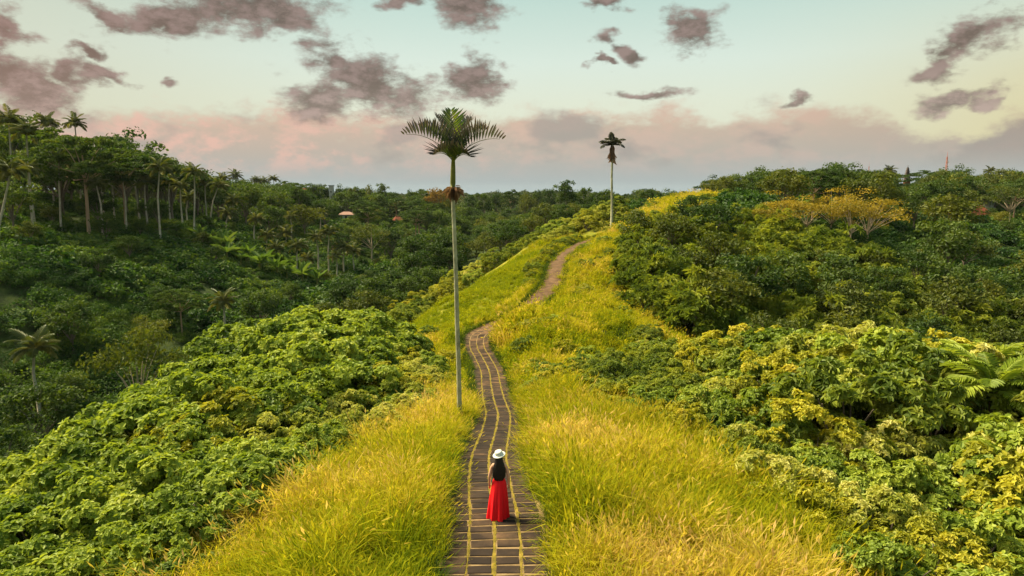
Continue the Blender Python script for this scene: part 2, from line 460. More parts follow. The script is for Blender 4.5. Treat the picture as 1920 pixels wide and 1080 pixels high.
CTRL = np.array([
    # ridge and its near flanks
    (-4, 12, -.5), (-8, 12, -2.4), (-14, 12, -5.5), (-25, 12, -13), (-45, 12, -21), (-4, 22, -1.6), (-9, 22, -3.0), (-15, 22, -4.6), (-22, 22, -9.5), (-38, 22, -19),
    (-4, 32, -3.3), (-10, 32, -4.2), (-16, 32, -4.0), (-22, 32, -9), (-36, 34, -19), (-6, 44, -4.9), (-12, 44, -4.3), (-17, 46, -4.3), (-24, 46, -11), (-38, 50, -20), (-60, 45, -23), (-60, 20, -22),
    (-6, 55, -4.8), (-10.5, 62, -5.2), (-13, 56, -5.6), (-18, 62, -11), (-30, 66, -19), (-7, 74, -3.4), (-12, 76, -8), (-2, 88, -2.2), (-8, 90, -7), (2.5, 104, -.2), (-6, 106, -6), (-16, 95, -12),
    (0, 68, -3.3), (0, 76, -2.6), (-4, 68, -3.8),
    (4, 12, -.3), (8, 12, -1.4), (14, 12, -3.4), (25, 12, -6.5), (40, 12, -12), (4.5, 23, -1.5), (9, 23, -2.2), (15, 23, -2.5), (24, 23, -2.8), (38, 25, -9),
    (5, 34, -3.0), (10, 34, -3.6), (16, 34, -3.1), (24, 34, -4.0), (38, 36, -10), (3, 45, -3.4), (8, 46, -4.4), (14, 47, -5.6), (22, 48, -8.0), (36, 48, -12), (55, 50, -15),
    (1.6, 51.5, -2.7), (4, 54, -2.5), (10, 54, -3.4), (15, 55, -5.6), (20, 60, -7.6), (6, 60, -2.3), (9, 66, -2.4), (16, 66, -5.8), (30, 62, -9.5), (50, 68, -12), (75, 70, -14),
    (12, 78, -1.2), (20, 78, -2.6), (32, 78, -5), (14, 92, .3), (24, 94, .8), (38, 94, -1), (60, 92, -8), (85, 95, -12), (22, 108, 2), (36, 112, 3.2), (56, 115, 1), (80, 118, -6), (120, 110, -10),
    (26, 126, 4), (40, 145, 7.0), (60, 150, 6), (85, 155, 4.5), (115, 165, 0), (150, 180, -3), (40, 175, 4), (90, 210, 2), (150, 240, 3), (220, 260, 3), (240, 160, -4),
    (12, 130, 1.5), (2, 125, -5), (14, 165, 1.0), (-10, 140, -12), (20, 205, -2), (-10, 190, -13), (10, 260, -9), (45, 300, -5),
    # left valley and far hillside
    (-50, 70, -25), (-75, 70, -19), (-100, 70, -9), (-35, 90, -22), (-62, 90, -18), (-90, 90, -6), (-120, 90, 5), (-45, 115, -17.5), (-75, 110, -6.5), (-100, 115, 2), (-140, 115, 9),
    (-30, 120, -18), (-28, 150, -16), (-55, 150, -10), (-72, 150, -5), (-95, 150, -2.5), (-104, 138, 2.5), (-120, 160, 5), (-160, 150, 10), (-82, 165, .2), (-83, 190, -1.8), (-110, 200, 3), (-160, 220, 6),
    (-53, 172, -13.5), (-44, 184, -15), (-60, 200, -9), (-45, 220, -15), (-20, 230, -16), (-65, 250, -4), (-95, 270, -1), (-30, 290, -11), (-52, 330, -5.5), (-90, 340, -2.5), (-140, 330, 0), (-15, 340, -10), (-220, 300, 6),
    (0, 400, -10), (-60, 430, -6), (-130, 430, -4), (60, 420, -6), (140, 380, -1), (250, 380, 2), (-250, 450, 0),
    (0, 650, -6), (-200, 650, -4), (200, 650, -2), (0, 900, 5), (-400, 900, 4), (400, 900, 4), (0, 1600, -4), (-900, 1600, 0), (900, 1600, 0), (0, 3000, -4), (-2500, 3000, 0), (2500, 3000, 0), (-2800, 400, 0), (2800, 400, 0),
    (-2800, -400, 0), (2800, -400, 0), (0, -60, -8), (-80, -60, -25), (80, -60, -22), (0, -400, -10), (90, 20, -16), (110, 60, -15), (-110, 30, -16), (180, 60, -12), (-200, 60, 2), (0, 4500, -4)], float)

def _rbf_fit():
    X = CTRL[:, :2]; n = len(X)
    d = np.sqrt(((X[:, None] - X[None]) ** 2).sum(2))
    A = np.zeros((n + 3, n + 3)); A[:n, :n] = d + np.eye(n) * -0.15
    A[:n, n] = 1; A[:n, n + 1:] = X / 1000; A[n, :n] = 1; A[n + 1:, :n] = X.T / 1000
    return np.linalg.solve(A, np.r_[CTRL[:, 2], 0, 0, 0])
_W = _rbf_fit()

def sstep(a, b, x):
    t = np.clip((x - a) / (b - a), 0, 1); return t * t * (3 - 2 * t)

def path_dist(x, y):
    d = np.full(len(x), 1e9); iz = np.zeros(len(x)); px = np.zeros(len(x))
    m = (y > -5) & (y < 135) & (np.abs(x) < 60)
    idx = np.where(m)[0]
    for s in range(0, len(idx), 20000):
        ii = idx[s:s + 20000]
        q = (x[ii, None] - PLs[None, :, 0]) ** 2 + (y[ii, None] - PLs[None, :, 1]) ** 2
        k = q.argmin(1)
        d[ii] = np.sqrt(q[np.arange(len(ii)), k]); iz[ii] = PLs[k, 2]; px[ii] = PLs[k, 0]
    return d, iz, px

def vnoise(x, y, s, seed=0):
    """smooth value noise 0..1"""
    x = np.asarray(x) / s + seed * 17.3; y = np.asarray(y) / s + seed * 9.1
    xi, yi = np.floor(x).astype(int), np.floor(y).astype(int)
    fx, fy = x - xi, y - yi; fx = fx * fx * (3 - 2 * fx); fy = fy * fy * (3 - 2 * fy)
    h = lambda a, b: np.modf(np.abs(np.sin(a * 127.1 + b * 311.7 + seed * 74.7) * 43758.5453))[0]
    return (h(xi, yi) * (1 - fx) + h(xi + 1, yi) * fx) * (1 - fy) + (h(xi, yi + 1) * (1 - fx) + h(xi + 1, yi + 1) * fx) * fy

def th(x, y, detail=True):
    x = np.atleast_1d(np.asarray(x, float)); y = np.atleast_1d(np.asarray(y, float))
    z = np.zeros(len(x))
    for s in range(0, len(x), 20000):
        xs, ys = x[s:s + 20000], y[s:s + 20000]
        d = np.sqrt((xs[:, None] - CTRL[None, :, 0]) ** 2 + (ys[:, None] - CTRL[None, :, 1]) ** 2)
        n = len(CTRL)
        z[s:s + 20000] = d @ _W[:n] + _W[n] + (xs * _W[n + 1] + ys * _W[n + 2]) / 1000
    if detail:
        z += (vnoise(x, y, 5, 1) - .5) * .5 + (vnoise(x, y, 1.7, 2) - .5) * .18
    d, pz, _ = path_dist(x, y)
    w = sstep(1.35, 4.2, d)
    return (pz - .14) * (1 - w) + z * w

def th1(x, y): return float(th([x], [y])[0])

nx, ny = 230, 250
tx = np.linspace(-6.05, 6.05, nx); gx = 13 * np.sinh(tx) / 1.0
gx = gx * (3000 / gx[-1]) if False else gx
ty = np.linspace(0, 1, ny); gy = -60 + 62 * ty + 0 * ty
gy = np.concatenate([np.linspace(-300, 0, 18)[:-1], 26 * np.sinh(np.linspace(0, 5.75, ny))])
GX, GY = np.meshgrid(gx, gy)
GZ = th(GX.ravel(), GY.ravel())
dpa, _, _ = path_dist(GX.ravel(), GY.ravel())
nyy, nxx = GX.shape
V = np.stack([GX.ravel(), GY.ravel(), GZ], 1)
ii = np.arange((nyy - 1) * nxx).reshape(nyy - 1, nxx)[:, :-1].ravel()
F = np.stack([ii, ii + 1, ii + 1 + nxx, ii + nxx], 1)
grassy = np.clip(1 - sstep(5.5, 10, dpa), 0, 1)
grassy = np.maximum(grassy, (1 - sstep(12, 16, dpa)) * ((GY.ravel() > 58) & (GY.ravel() < 105) & (GX.ravel() < 2)))
gcx = np.abs(GX.ravel() - (19 + (GY.ravel() - 104) * .46)) < 8
grassy = np.maximum(grassy, np.where(gcx & (GY.ravel() > 102) & (GY.ravel() < 152), 1, 0))
ground = obj('hillside_ground', np_mesh('hillside_ground', V, F, ground_material(), grassy, smooth=True))
tag(ground, 'green hills, ridge and valleys under the vegetation', None, None, 'structure')

# ------------------------------------------------------------------ footpath
seg = np.r_[0, np.cumsum(np.linalg.norm(np.diff(PL, axis=0), axis=1))]
def path_at(s):
    p = np.array([np.interp(s, seg, PL[:, k]) for k in range(3)])
    q0 = np.array([np.interp(s - .25, seg, PL[:, k]) for k in range(3)]); q1 = np.array([np.interp(s + .25, seg, PL[:, k]) for k in range(3)])
    t = q1 - q0; t /= np.linalg.norm(t)
    side = np.array([t[1], -t[0], 0]); side /= np.linalg.norm(side)
    return p, t, side
HALF = 1.12
S0, S1 = np.interp(6.0, PL[:, 1], seg), seg[-1]
def ribbon(name, off0, off1, dz, mat, step=.4, wob=0.0, parent=None, ragged=False, start=None):
    V, F = [], []
    ss = np.arange(S0 if start is None else start, S1 if not ragged else np.interp(54, PL[:, 1], seg), step); rg = random.Random(int(off0 * 100) + 5)
    for i, s in enumerate(ss):
        p, t, sd = path_at(s)
        w = wob * math.sin(s * 1.3 + off0 * 9) + wob * .6 * math.sin(s * 3.1 + off0 * 4)
        mid_, hw = (off0 + off1) / 2, (off1 - off0) / 2
        if ragged: hw *= max(.12, .85 + .45 * math.sin(s * 2.3 + off0 * 7) * math.sin(s * .9) + rg.uniform(-.45, .4))
        a, b = p + sd * (mid_ - hw + w), p + sd * (mid_ + hw + w)
        V += [(a[0], a[1], a[2] + dz), (b[0], b[1], b[2] + dz)]
        if i: F.append((2 * i - 2, 2 * i - 1, 2 * i + 1, 2 * i))
    return obj(name, np_mesh(name, V, F, mat), parent)
footpath = ribbon('footpath', -HALF - .12, HALF + .12, -.013, M['joint'])
tag(footpath, 'narrow paved footpath winding along the top of the ridge', None, None, 'structure')
M['earth'] = solid_mat('rusty_earth', [(0, (.055, .031, .016)), (.5, (.105, .060, .030)), (1, (.17, .10, .055))], scale=1.6, coord='World', rough=.95, bump=.6)
ribbon('earth_track', -HALF - .14, HALF + .14, -.007, M['earth'], .4, 0.0, footpath, False, np.interp(58.5, PL[:, 1], seg))
COLS = [-1.10, -.56, 0.0, .56, 1.10]
rng = np.random.default_rng(3)
def block_mesh(i):
    r = random.Random(100 + i)
    mb = MB()
    w, l, h = .49, .288, .07
    j = lambda a: a + r.uniform(-.008, .008)
    bv = .018
    V = [(j(-w / 2), j(-l / 2), -h), (j(w / 2), j(-l / 2), -h), (j(w / 2), j(l / 2), -h), (j(-w / 2), j(l / 2), -h)]
    lo = [(x, y, -bv + r.uniform(-.004, .004)) for x, y, _ in V]
    hi = [(x * (1 - 2 * bv / w), y * (1 - 2 * bv / l), r.uniform(-.004, .005)) for x, y, _ in V]
    mb.add(V + lo + hi, [(8, 9, 10, 11)] + [(a, (a + 1) % 4, (a + 1) % 4 + 4, a + 4) for a in range(4)] + [(a + 4, (a + 1) % 4 + 4, (a + 1) % 4 + 8, a + 8) for a in range(4)], r.random())
    return mb.mesh('paving_block', M['block'])
BLK = [block_mesh(i) for i in range(6)]
sb = np.interp(11.6, PL[:, 1], seg)
rest_V, rest_F, rest_t = [], [], []
count, row = 0, 0
s = sb
while s < S1 - .3:
    p, t, sd = path_at(s)
    up = np.cross(sd, t)
    for c in range(4):
        if p[1] > 58 and rng.random() < min(.9, (p[1] - 58) / 8): continue      # bare earth track farther on
        o = (COLS[c] + COLS[c + 1]) / 2 + rng.normal(0, .012)
        q = p + sd * o + up * abs(rng.normal(0.0, .005)) + t * rng.normal(0, .010)
        m = Matrix(((sd[0], t[0], up[0], q[0]), (sd[1], t[1], up[1], q[1]), (sd[2], t[2], up[2], q[2]), (0, 0, 0, 1)))
        m = m @ Matrix.Rotation(rng.normal(0, .032), 4, 'Z') @ Matrix.Rotation(rng.normal(0, .011), 4, 'X')
        if count < 300:
            b = obj('paving_block', BLK[rng.integers(6)], footpath); b.matrix_world = m
            count += 1
        else:
            me = BLK[rng.integers(6)]
            base_i = len(rest_V); tv = rng.random() + 1.0 * float(sstep(50, 60, q[1]))
            rest_V += [tuple(m @ v.co) for v in me.vertices]; rest_t += [tv] * len(me.vertices)
            rest_F += [tuple(base_i + i for i in pl.vertices) for pl in me.polygons]
    s += .335
pb = obj('distant_paving_blocks', np_mesh('distant_paving_blocks', rest_V, rest_F, M['block'], rest_t), footpath)
pb['kind'] = 'stuff'
for c in (1, 2, 3):
    ribbon('mossy_joint', COLS[c] - .034, COLS[c] + .034, -.005, M['moss'], .16, .008, footpath, True)

# ------------------------------------------------------------------ foliage builders
def unit(a): return a / np.maximum(np.linalg.norm(a, axis=-1, keepdims=True), 1e-6)

def leaf_quads(P, D, Nn, L, W, droop, fold=.12):
    """two folded quads a leaf (4 triangles)"""
    D, Nn = unit(D), unit(Nn)
    S = unit(np.cross(D, Nn)); Nn = np.cross(S, D)
    L, W = L[:, None], W[:, None]; droop = np.broadcast_to(np.asarray(droop, float), (len(P),))[:, None]
    v = [P, P + D * .32 * L + S * .5 * W + Nn * fold * W - Nn * droop * L * .08, P + D * .72 * L + S * .36 * W + Nn * fold * W * .5 - Nn * droop * L * .5,
         P + D * L * (1 - .25 * droop) - Nn * droop * L,
         P + D * .72 * L - S * .36 * W + Nn * fold * W * .5 - Nn * droop * L * .5, P + D * .32 * L - S * .5 * W + Nn * fold * W - Nn * droop * L * .08]
    V = np.stack(v, 1).reshape(-1, 3)
    b = np.arange(len(P))[:, None] * 6
    F = np.concatenate([b + np.array([[0, 1, 2, 3]]), b + np.array([[0, 3, 4, 5]])], 0)
    return V, F

def kite_quads(P, D, Nn, L, W):
    D, Nn = unit(D), unit(Nn); S = unit(np.cross(D, Nn)); Nn = np.cross(S, D)
    L, W = L[:, None], W[:, None]
    V = np.stack([P - D * L * .5, P + S * W * .5 + Nn * W * .12, P + D * L * .5 - Nn * L * .12, P - S * W * .5 + Nn * W * .12], 1).reshape(-1, 3)
    F = np.arange(len(P) * 4).reshape(-1, 4)
    return V, F

def sphere_dirs(rg, n, zmin=-1.0):
    z = rg.uniform(zmin, 1, n); a = rg.uniform(0, 2 * np.pi, n); r = np.sqrt(1 - z * z)
    return np.stack([r * np.cos(a), r * np.sin(a), z], 1)

def rosettes(rg, C, Nn, nl, L, W, droop, spread, tint_sp):
    """nl leaves round every centre C, opening about axis Nn"""
    n = len(C)
    ref = unit(rg.normal(size=(n, 3))); T = unit(np.cross(Nn, ref)); B = np.cross(Nn, T)
    k = np.arange(nl)[None, :]; ang = k * 2.4 + rg.uniform(0, 6.28, (n, 1)) + rg.normal(0, .25, (n, nl))
    opn = np.clip(rg.normal(spread, .25, (n, nl)), .1, 1.7)      # angle from the axis
    D = (np.cos(opn)[..., None] * Nn[:, None] + np.sin(opn)[..., None] * (np.cos(ang)[..., None] * T[:, None] + np.sin(ang)[..., None] * B[:, None])).reshape(-1, 3)
    NN = (np.sin(opn)[..., None] * Nn[:, None] - np.cos(opn)[..., None] * (np.cos(ang)[..., None] * T[:, None] + np.sin(ang)[..., None] * B[:, None])).reshape(-1, 3)
    NN = NN + rg.normal(0, .25, NN.shape)
    P = np.repeat(C, nl, 0) + D * .05 * L + rg.normal(0, .05 * L, (n * nl, 3))
    Ls = L * rg.uniform(.65, 1.25, n * nl); Ws = W * rg.uniform(.7, 1.2, n * nl)
    V, F = leaf_quads(P, D, NN, Ls, Ws, rg.uniform(droop * .4, droop * 1.5, n * nl))
    tint = np.repeat(np.clip(np.repeat(tint_sp, nl) + rg.normal(0, .13, n * nl), 0, 1), 6)
    return V, F, tint

def make_shrub(seed, Rr, H, n, nl, L, W, droop, spread, mat, lumps=9, stems=5, tip=0.0, ncl=58):
    """dome of leafy clumps; every clump carries rosettes of leaves, with gaps between clumps"""
    rg = np.random.default_rng(seed)
    k = np.arange(ncl) + .5
    z = 1 - 1.15 * k / ncl; a = k * 2.39996 + rg.normal(0, .25, ncl); rr_ = np.sqrt(np.clip(1 - z * z, 0, 1))
    cd_ = np.stack([rr_ * np.cos(a), rr_ * np.sin(a), z], 1) + rg.normal(0, .07, (ncl, 3)); cd_ = unit(cd_)
    lc = sphere_dirs(rg, lumps, .0); la = rg.uniform(-.25, .25, lumps)
    crad = .86 + (la * np.exp((cd_ @ lc.T - 1) * 7)).sum(1) + rg.normal(0, .10, ncl)
    CC = cd_ * crad[:, None] * np.array([Rr, Rr, H]); CC[:, 2] += .15 * H
    rc = Rr * rg.uniform(.12, .27, ncl)
    ci = rg.integers(0, ncl, n)
    d = sphere_dirs(rg, n, -.35); out = unit(cd_ + np.array([0, 0, .35]))[ci]
    d = unit(d + out * .75)
    C = CC[ci] + d * rc[ci][:, None] * rg.uniform(.7, 1.08, (n, 1)) * np.array([1, 1, .85])
    C[:, 2] = np.maximum(C[:, 2], .05)
    Nn = unit(d + np.array([0, 0, .45]) + rg.normal(0, .25, (n, 3)))
    ct = np.clip(.5 + rg.normal(0, .17, ncl) + (rg.random(ncl) < tip) * .4, 0, 1)
    ts = np.clip(ct[ci] + rg.normal(0, .12, n), 0, 1)
    V, F, t = rosettes(rg, C, Nn, nl, L, W, droop, spread, ts)
    fo = np_mesh('foliage', V, F, mat, t)
    mb = MB(); r = random.Random(seed)
    for i in range(stems):
        a = r.uniform(0, 6.28); e = r.uniform(.35, .8)
        p = [(.15 * math.cos(a), .15 * math.sin(a), -.3), (Rr * .3 * e * math.cos(a), Rr * .3 * e * math.sin(a), H * .45), (Rr * .75 * e * math.cos(a + .3), Rr * .75 * e * math.sin(a + .3), H * .9)]
        mb.tube(p, [.06, .04, .015], 5)
    return [('foliage', fo), ('stem', mb.mesh('stem', M['bark']))]

def place(proto, name, loc, rz, s, label, cat, group=None, rx=0, ry=0):
    o = empty(name, loc, rz, s)
    o.rotation_euler = (rx, ry, rz)
    for pn, me in proto: obj(pn, me, o)
    tag(o, label, cat, group)
    return o

def clump_faces(rg, C, rad, n, size, flat=.65, shell=.5):
    """leaf faces filling a set of clumps"""
    m = len(C)
    d = sphere_dirs(rg, m * n, -.55); u = rg.uniform(shell, 1, (m * n, 1))
    P = np.repeat(C, n, 0) + d * u * np.repeat(rad, n)[:, None] * np.array([1, 1, flat])
    Nn = unit(d * np.array([.7, .7, 1.0]) + np.array([0, 0, .35]) + rg.normal(0, .45, d.shape))
    D = unit(np.cross(Nn, rg.normal(size=d.shape)) + d * .3)
    L = size * rg.uniform(.6, 1.4, m * n)
    V, F = kite_quads(P, D, Nn, L, L * .62)
    t = np.repeat(np.clip(np.repeat(rg.normal(.5, .16, m), n) + rg.normal(0, .15, m * n), 0, 1), 4)
    return V, F, t

def make_tree(seed, H, bole, Rr, mat, bark, shape='round', nclump=34, per=46, size=.45, tr=.28, lean=0.0, gap=0.0, cr=None):
    rg = np.random.default_rng(seed); r = random.Random(seed)
    ch = H - bole
    top = np.array([lean * bole * .5, 0, bole])
    mb = MB()
    if shape == 'umbrella':
        C, rad = [], []
        nplates = 9
        limbs = []
        for i in range(nplates):
            a = i * 2.4 + r.uniform(-.4, .4); q = (i + .5) / nplates
            rr = Rr * (.25 + .62 * math.sin(math.pi * (.25 + .6 * (1 - q)))) * r.uniform(.7, 1.05)
            zc = bole + ch * (.03 + .86 * q)
            px, py = rr * math.cos(a) * (1 - .45 * q), rr * math.sin(a) * (1 - .45 * q)
            limbs.append((px, py, zc - .5))
            pr = Rr * r.uniform(.34, .5)
            for k in range(nclump // nplates + 2):
                b, u = r.uniform(0, 6.28), math.sqrt(r.random()) * pr
                C.append((px + u * math.cos(b), py + u * math.sin(b), zc + r.uniform(-.35, .35) - (u / pr) ** 2 * .7)); rad.append(r.uniform(.9, 1.6) * Rr / 9)
        C, rad = np.array(C), np.array(rad)
        V, F, t = clump_faces(rg, C, rad, per, size, .28, .2)
    else:
        dz = -.35 if shape == 'round' else -.1
        d = sphere_dirs(rg, nclump, dz)
        u = rg.uniform(.55, 1.0, (nclump, 1))
        rx, rz_ = (Rr, ch * .55) if shape != 'tall' else (Rr, ch * .6)
        C = d * u * np.array([rx * .82, rx * .82, rz_ * .85]) + np.array([top[0] * 1.6, 0, bole + ch * .42])
        C += rg.normal(0, .12 * Rr, C.shape)
        rad = rg.uniform(.26, .42, nclump) * Rr * (cr or 1.0)
        limbs = [tuple(c) for c in C[rg.permutation(nclump)[:12]]]
        V, F, t = clump_faces(rg, C, rad, per, size, .6, .35)
    pts = [(0, 0, -.8), (lean * bole * .12, .03, bole * .3), (lean * bole * .3, -.04, bole * .65), tuple(top), (top[0] * 1.25, .1, bole + ch * .4)]
    mb.tube(pts, [tr * 1.25, tr, tr * .85, tr * .7, tr * .35], 8)
    for (x, y, z) in limbs:
        a = Vector(top) * r.uniform(.82, 1.0) ; b = Vector((x, y, z))
        mid = a.lerp(b, .5) + Vector((0, 0, -.12 * (b - a).length + .25 * abs(z - a.z)))
        mb.tube([a, mid, b], [tr * .42, tr * .26, tr * .08], 5, False)
    return [('crown', np_mesh('crown', V, F, mat, t)), ('trunk', mb.mesh('trunk', bark, True))]

def frond_mesh(name, length, e0, e1, npair, ll, lw, lift, sag, mat, tint0=.5, twist=0.0, tipshade=0.0, bare=.14, seed=0, rr=.022):
    """pinnate frond: rachis leaves the origin along +X with elevation e0 and ends with e1 (degrees)"""
    rg = np.random.default_rng(seed)
    k = 26; t = np.linspace(0, 1, k); e = np.radians(e0 + (e1 - e0) * t ** 1.25)
    x = np.r_[0, np.cumsum(np.cos(e[:-1]))] * length / k; z = np.r_[0, np.cumsum(np.sin(e[:-1]))] * length / k
    q = np.linspace(bare, .995, npair)
    px, pz, pe = np.interp(q, t, x), np.interp(q, t, z), np.interp(q, t, e)
    prof = np.clip(np.sin(np.pi * (.12 + .80 * q)) * 1.15, .25, 1)
    Ps, Ds, Ns, Ls, Ws, Ts = [], [], [], [], [], []
    for sgn in (-1, 1):
        T = np.stack([np.cos(pe), 0 * pe, np.sin(pe)], 1); U = np.stack([-np.sin(pe), 0 * pe, np.cos(pe)], 1); Sd = np.tile([0, sgn, 0], (npair, 1))
        fw = .55 + .5 * q[:, None] + rg.normal(0, .08, (npair, 1))
        lf = lift + rg.normal(0, .12, (npair, 1))
        D = unit(T * fw + Sd * 1.0 + U * lf)
        Ps.append(np.stack([px, 0 * px, pz], 1)); Ds.append(D); Ns.append(unit(U - D * (U * D).sum(1, keepdims=True) + T * .2))
        Ls.append(ll * prof * rg.uniform(.85, 1.1, npair)); Ws.append(lw * rg.uniform(.8, 1.15, npair)); Ts.append(np.clip(tint0 - tipshade * (q - .3) + rg.normal(0, .08, npair), 0, 1))
    P, D, Nn = np.concatenate(Ps), np.concatenate(Ds), np.concatenate(Ns); L, W, T = map(np.concatenate, (Ls, Ws, Ts))
    V, F = leaf_quads(P, D, Nn, L, W, sag, .2)
    if tipshade:      # leaflet tips are of the darker colour
        tv = np.repeat(T, 6).reshape(-1, 6); tv -= np.array([0, .02, .2, .45, .2, .02]) * 1.3; tint = np.clip(tv, 0, 1).ravel()
    else: tint = np.repeat(T, 6)
    b = len(V); rv, rf = [], []
    for i in range(0, k, 3):
        w = rr * (1 - .8 * t[i])
        rv += [(x[i], -w, z[i]), (x[i], w, z[i]), (x[i], 0, z[i] - w * 1.6)]
    m = len(rv) // 3
    for i in range(m - 1):
        for a in range(3):
            a2 = (a + 1) % 3; rf.append((b + i * 3 + a, b + i * 3 + a2, b + i * 3 + 3 + a2, b + i * 3 + 3 + a))
    V = np.concatenate([V, rv]); F = np.concatenate([F, rf]); tint = np.r_[tint, np.full(len(rv), .85)]
    return np_mesh(name, V, F, mat, tint)

# scatter of uncountable cover through geometry nodes (one object)
def scatter(name, P, rot, scl, itint, meshes, label, cat, idx=None):
    me = bpy.data.meshes.new(name)
    n = len(P)
    me.vertices.add(n); me.vertices.foreach_set('co', np.asarray(P, np.float32).ravel())
    a = me.attributes.new('irot', 'FLOAT_VECTOR', 'POINT'); a.data.foreach_set('vector', np.asarray(rot, np.float32).ravel())
    a = me.attributes.new('iscl', 'FLOAT_VECTOR', 'POINT'); a.data.foreach_set('vector', np.asarray(scl, np.float32).ravel())
    a = me.attributes.new('itint', 'FLOAT', 'POINT'); a.data.foreach_set('value', np.asarray(itint, np.float32))
    if idx is None: idx = np.random.default_rng(len(P)).integers(0, len(meshes), n)
    a = me.attributes.new('iidx', 'INT', 'POINT'); a.data.foreach_set('value', np.asarray(idx, np.int32))
    me.update()
    o = obj(name, me)
    ng = bpy.data.node_groups.new(name + '_cover', 'GeometryNodeTree')
    ng.interface.new_socket('Geometry', in_out='INPUT', socket_type='NodeSocketGeometry')
    ng.interface.new_socket('Geometry', in_out='OUTPUT', socket_type='NodeSocketGeometry')
    gi, go = ng.nodes.new('NodeGroupInput'), ng.nodes.new('NodeGroupOutput')
    ip = ng.nodes.new('GeometryNodeInstanceOnPoints')
    g2 = ng.nodes.new('GeometryNodeGeometryToInstance')
    for m in reversed(meshes):
        src = bpy.data.objects.new(name + '_piece', m)
        oi = ng.nodes.new('GeometryNodeObjectInfo'); oi.inputs['Object'].default_value = src
        ng.links.new(oi.outputs['Geometry'], g2.inputs[0])
    def na(nm, ty):
        q = ng.nodes.new('GeometryNodeInputNamedAttribute'); q.data_type = ty; q.inputs['Name'].default_value = nm
        return [x for x in q.outputs if x.enabled and x.name == 'Attribute'][0]
    e2r = ng.nodes.new('FunctionNodeEulerToRotation')
    ng.links.new(na('irot', 'FLOAT_VECTOR'), e2r.inputs[0])
    ng.links.new(gi.outputs[0], ip.inputs['Points']); ng.links.new(g2.outputs[0], ip.inputs['Instance'])
    ip.inputs['Pick Instance'].default_value = True
    ng.links.new(na('iidx', 'INT'), ip.inputs['Instance Index'])
    ng.links.new(e2r.outputs[0], ip.inputs['Rotation']); ng.links.new(na('iscl', 'FLOAT_VECTOR'), ip.inputs['Scale'])
    ng.links.new(ip.outputs[0], go.inputs[0])
    md = o.modifiers.new('cover', 'NODES'); md.node_group = ng
    tag(o, label, cat, None, 'stuff')
    return o

# ------------------------------------------------------------------ regions
LEFT_BANK = [(-10.2, 7), (-8.6, 13), (-7.0, 19), (-5.2, 25), (-4.3, 31), (-4.3, 38), (-5.4, 44), (-8.5, 49), (-12, 53), (-16.5, 53), (-19, 42), (-20, 30), (-20, 20), (-18, 7)]
RIGHT_BANK = [(7.8, 8), (7.2, 17), (6.4, 23), (4.6, 29), (3.7, 33.5), (4.4, 39.5), (9, 43), (13.5, 44.5), (18, 42), (24, 36), (27, 26), (27, 14), (26, 8)]
RIGHT_MOUND = [(13, 64), (12.4, 75), (15.6, 88), (22, 98), (31, 105), (40, 111), (52, 108), (64, 90), (64, 66), (48, 54), (30, 51), (22, 53), (18, 60)]
def inpoly(x, y, poly):
    x, y = np.asarray(x), np.asarray(y); r = np.zeros(x.shape, bool); n = len(poly)
    for i in range(n):
        x1, y1 = poly[i]; x2, y2 = poly[(i + 1) % n]
        c = ((y1 > y) != (y2 > y)) & (x < (x2 - x1) * (y - y1) / (y2 - y1 + 1e-9) + x1)
        r ^= c
    return r
def poisson(poly, spacing, seed, tries=4000):
    rg = random.Random(seed); xs = [p[0] for p in poly]; ys = [p[1] for p in poly]; out = []
    for _ in range(tries):
        x, y = rg.uniform(min(xs), max(xs)), rg.uniform(min(ys), max(ys))
        if not bool(inpoly(np.array([x]), np.array([y]), poly)[0]): continue
        d = spacing(x, y) if callable(spacing) else spacing
        if all((x - a) ** 2 + (y - b) ** 2 > d * d for a, b in out): out.append((x, y))
    return out

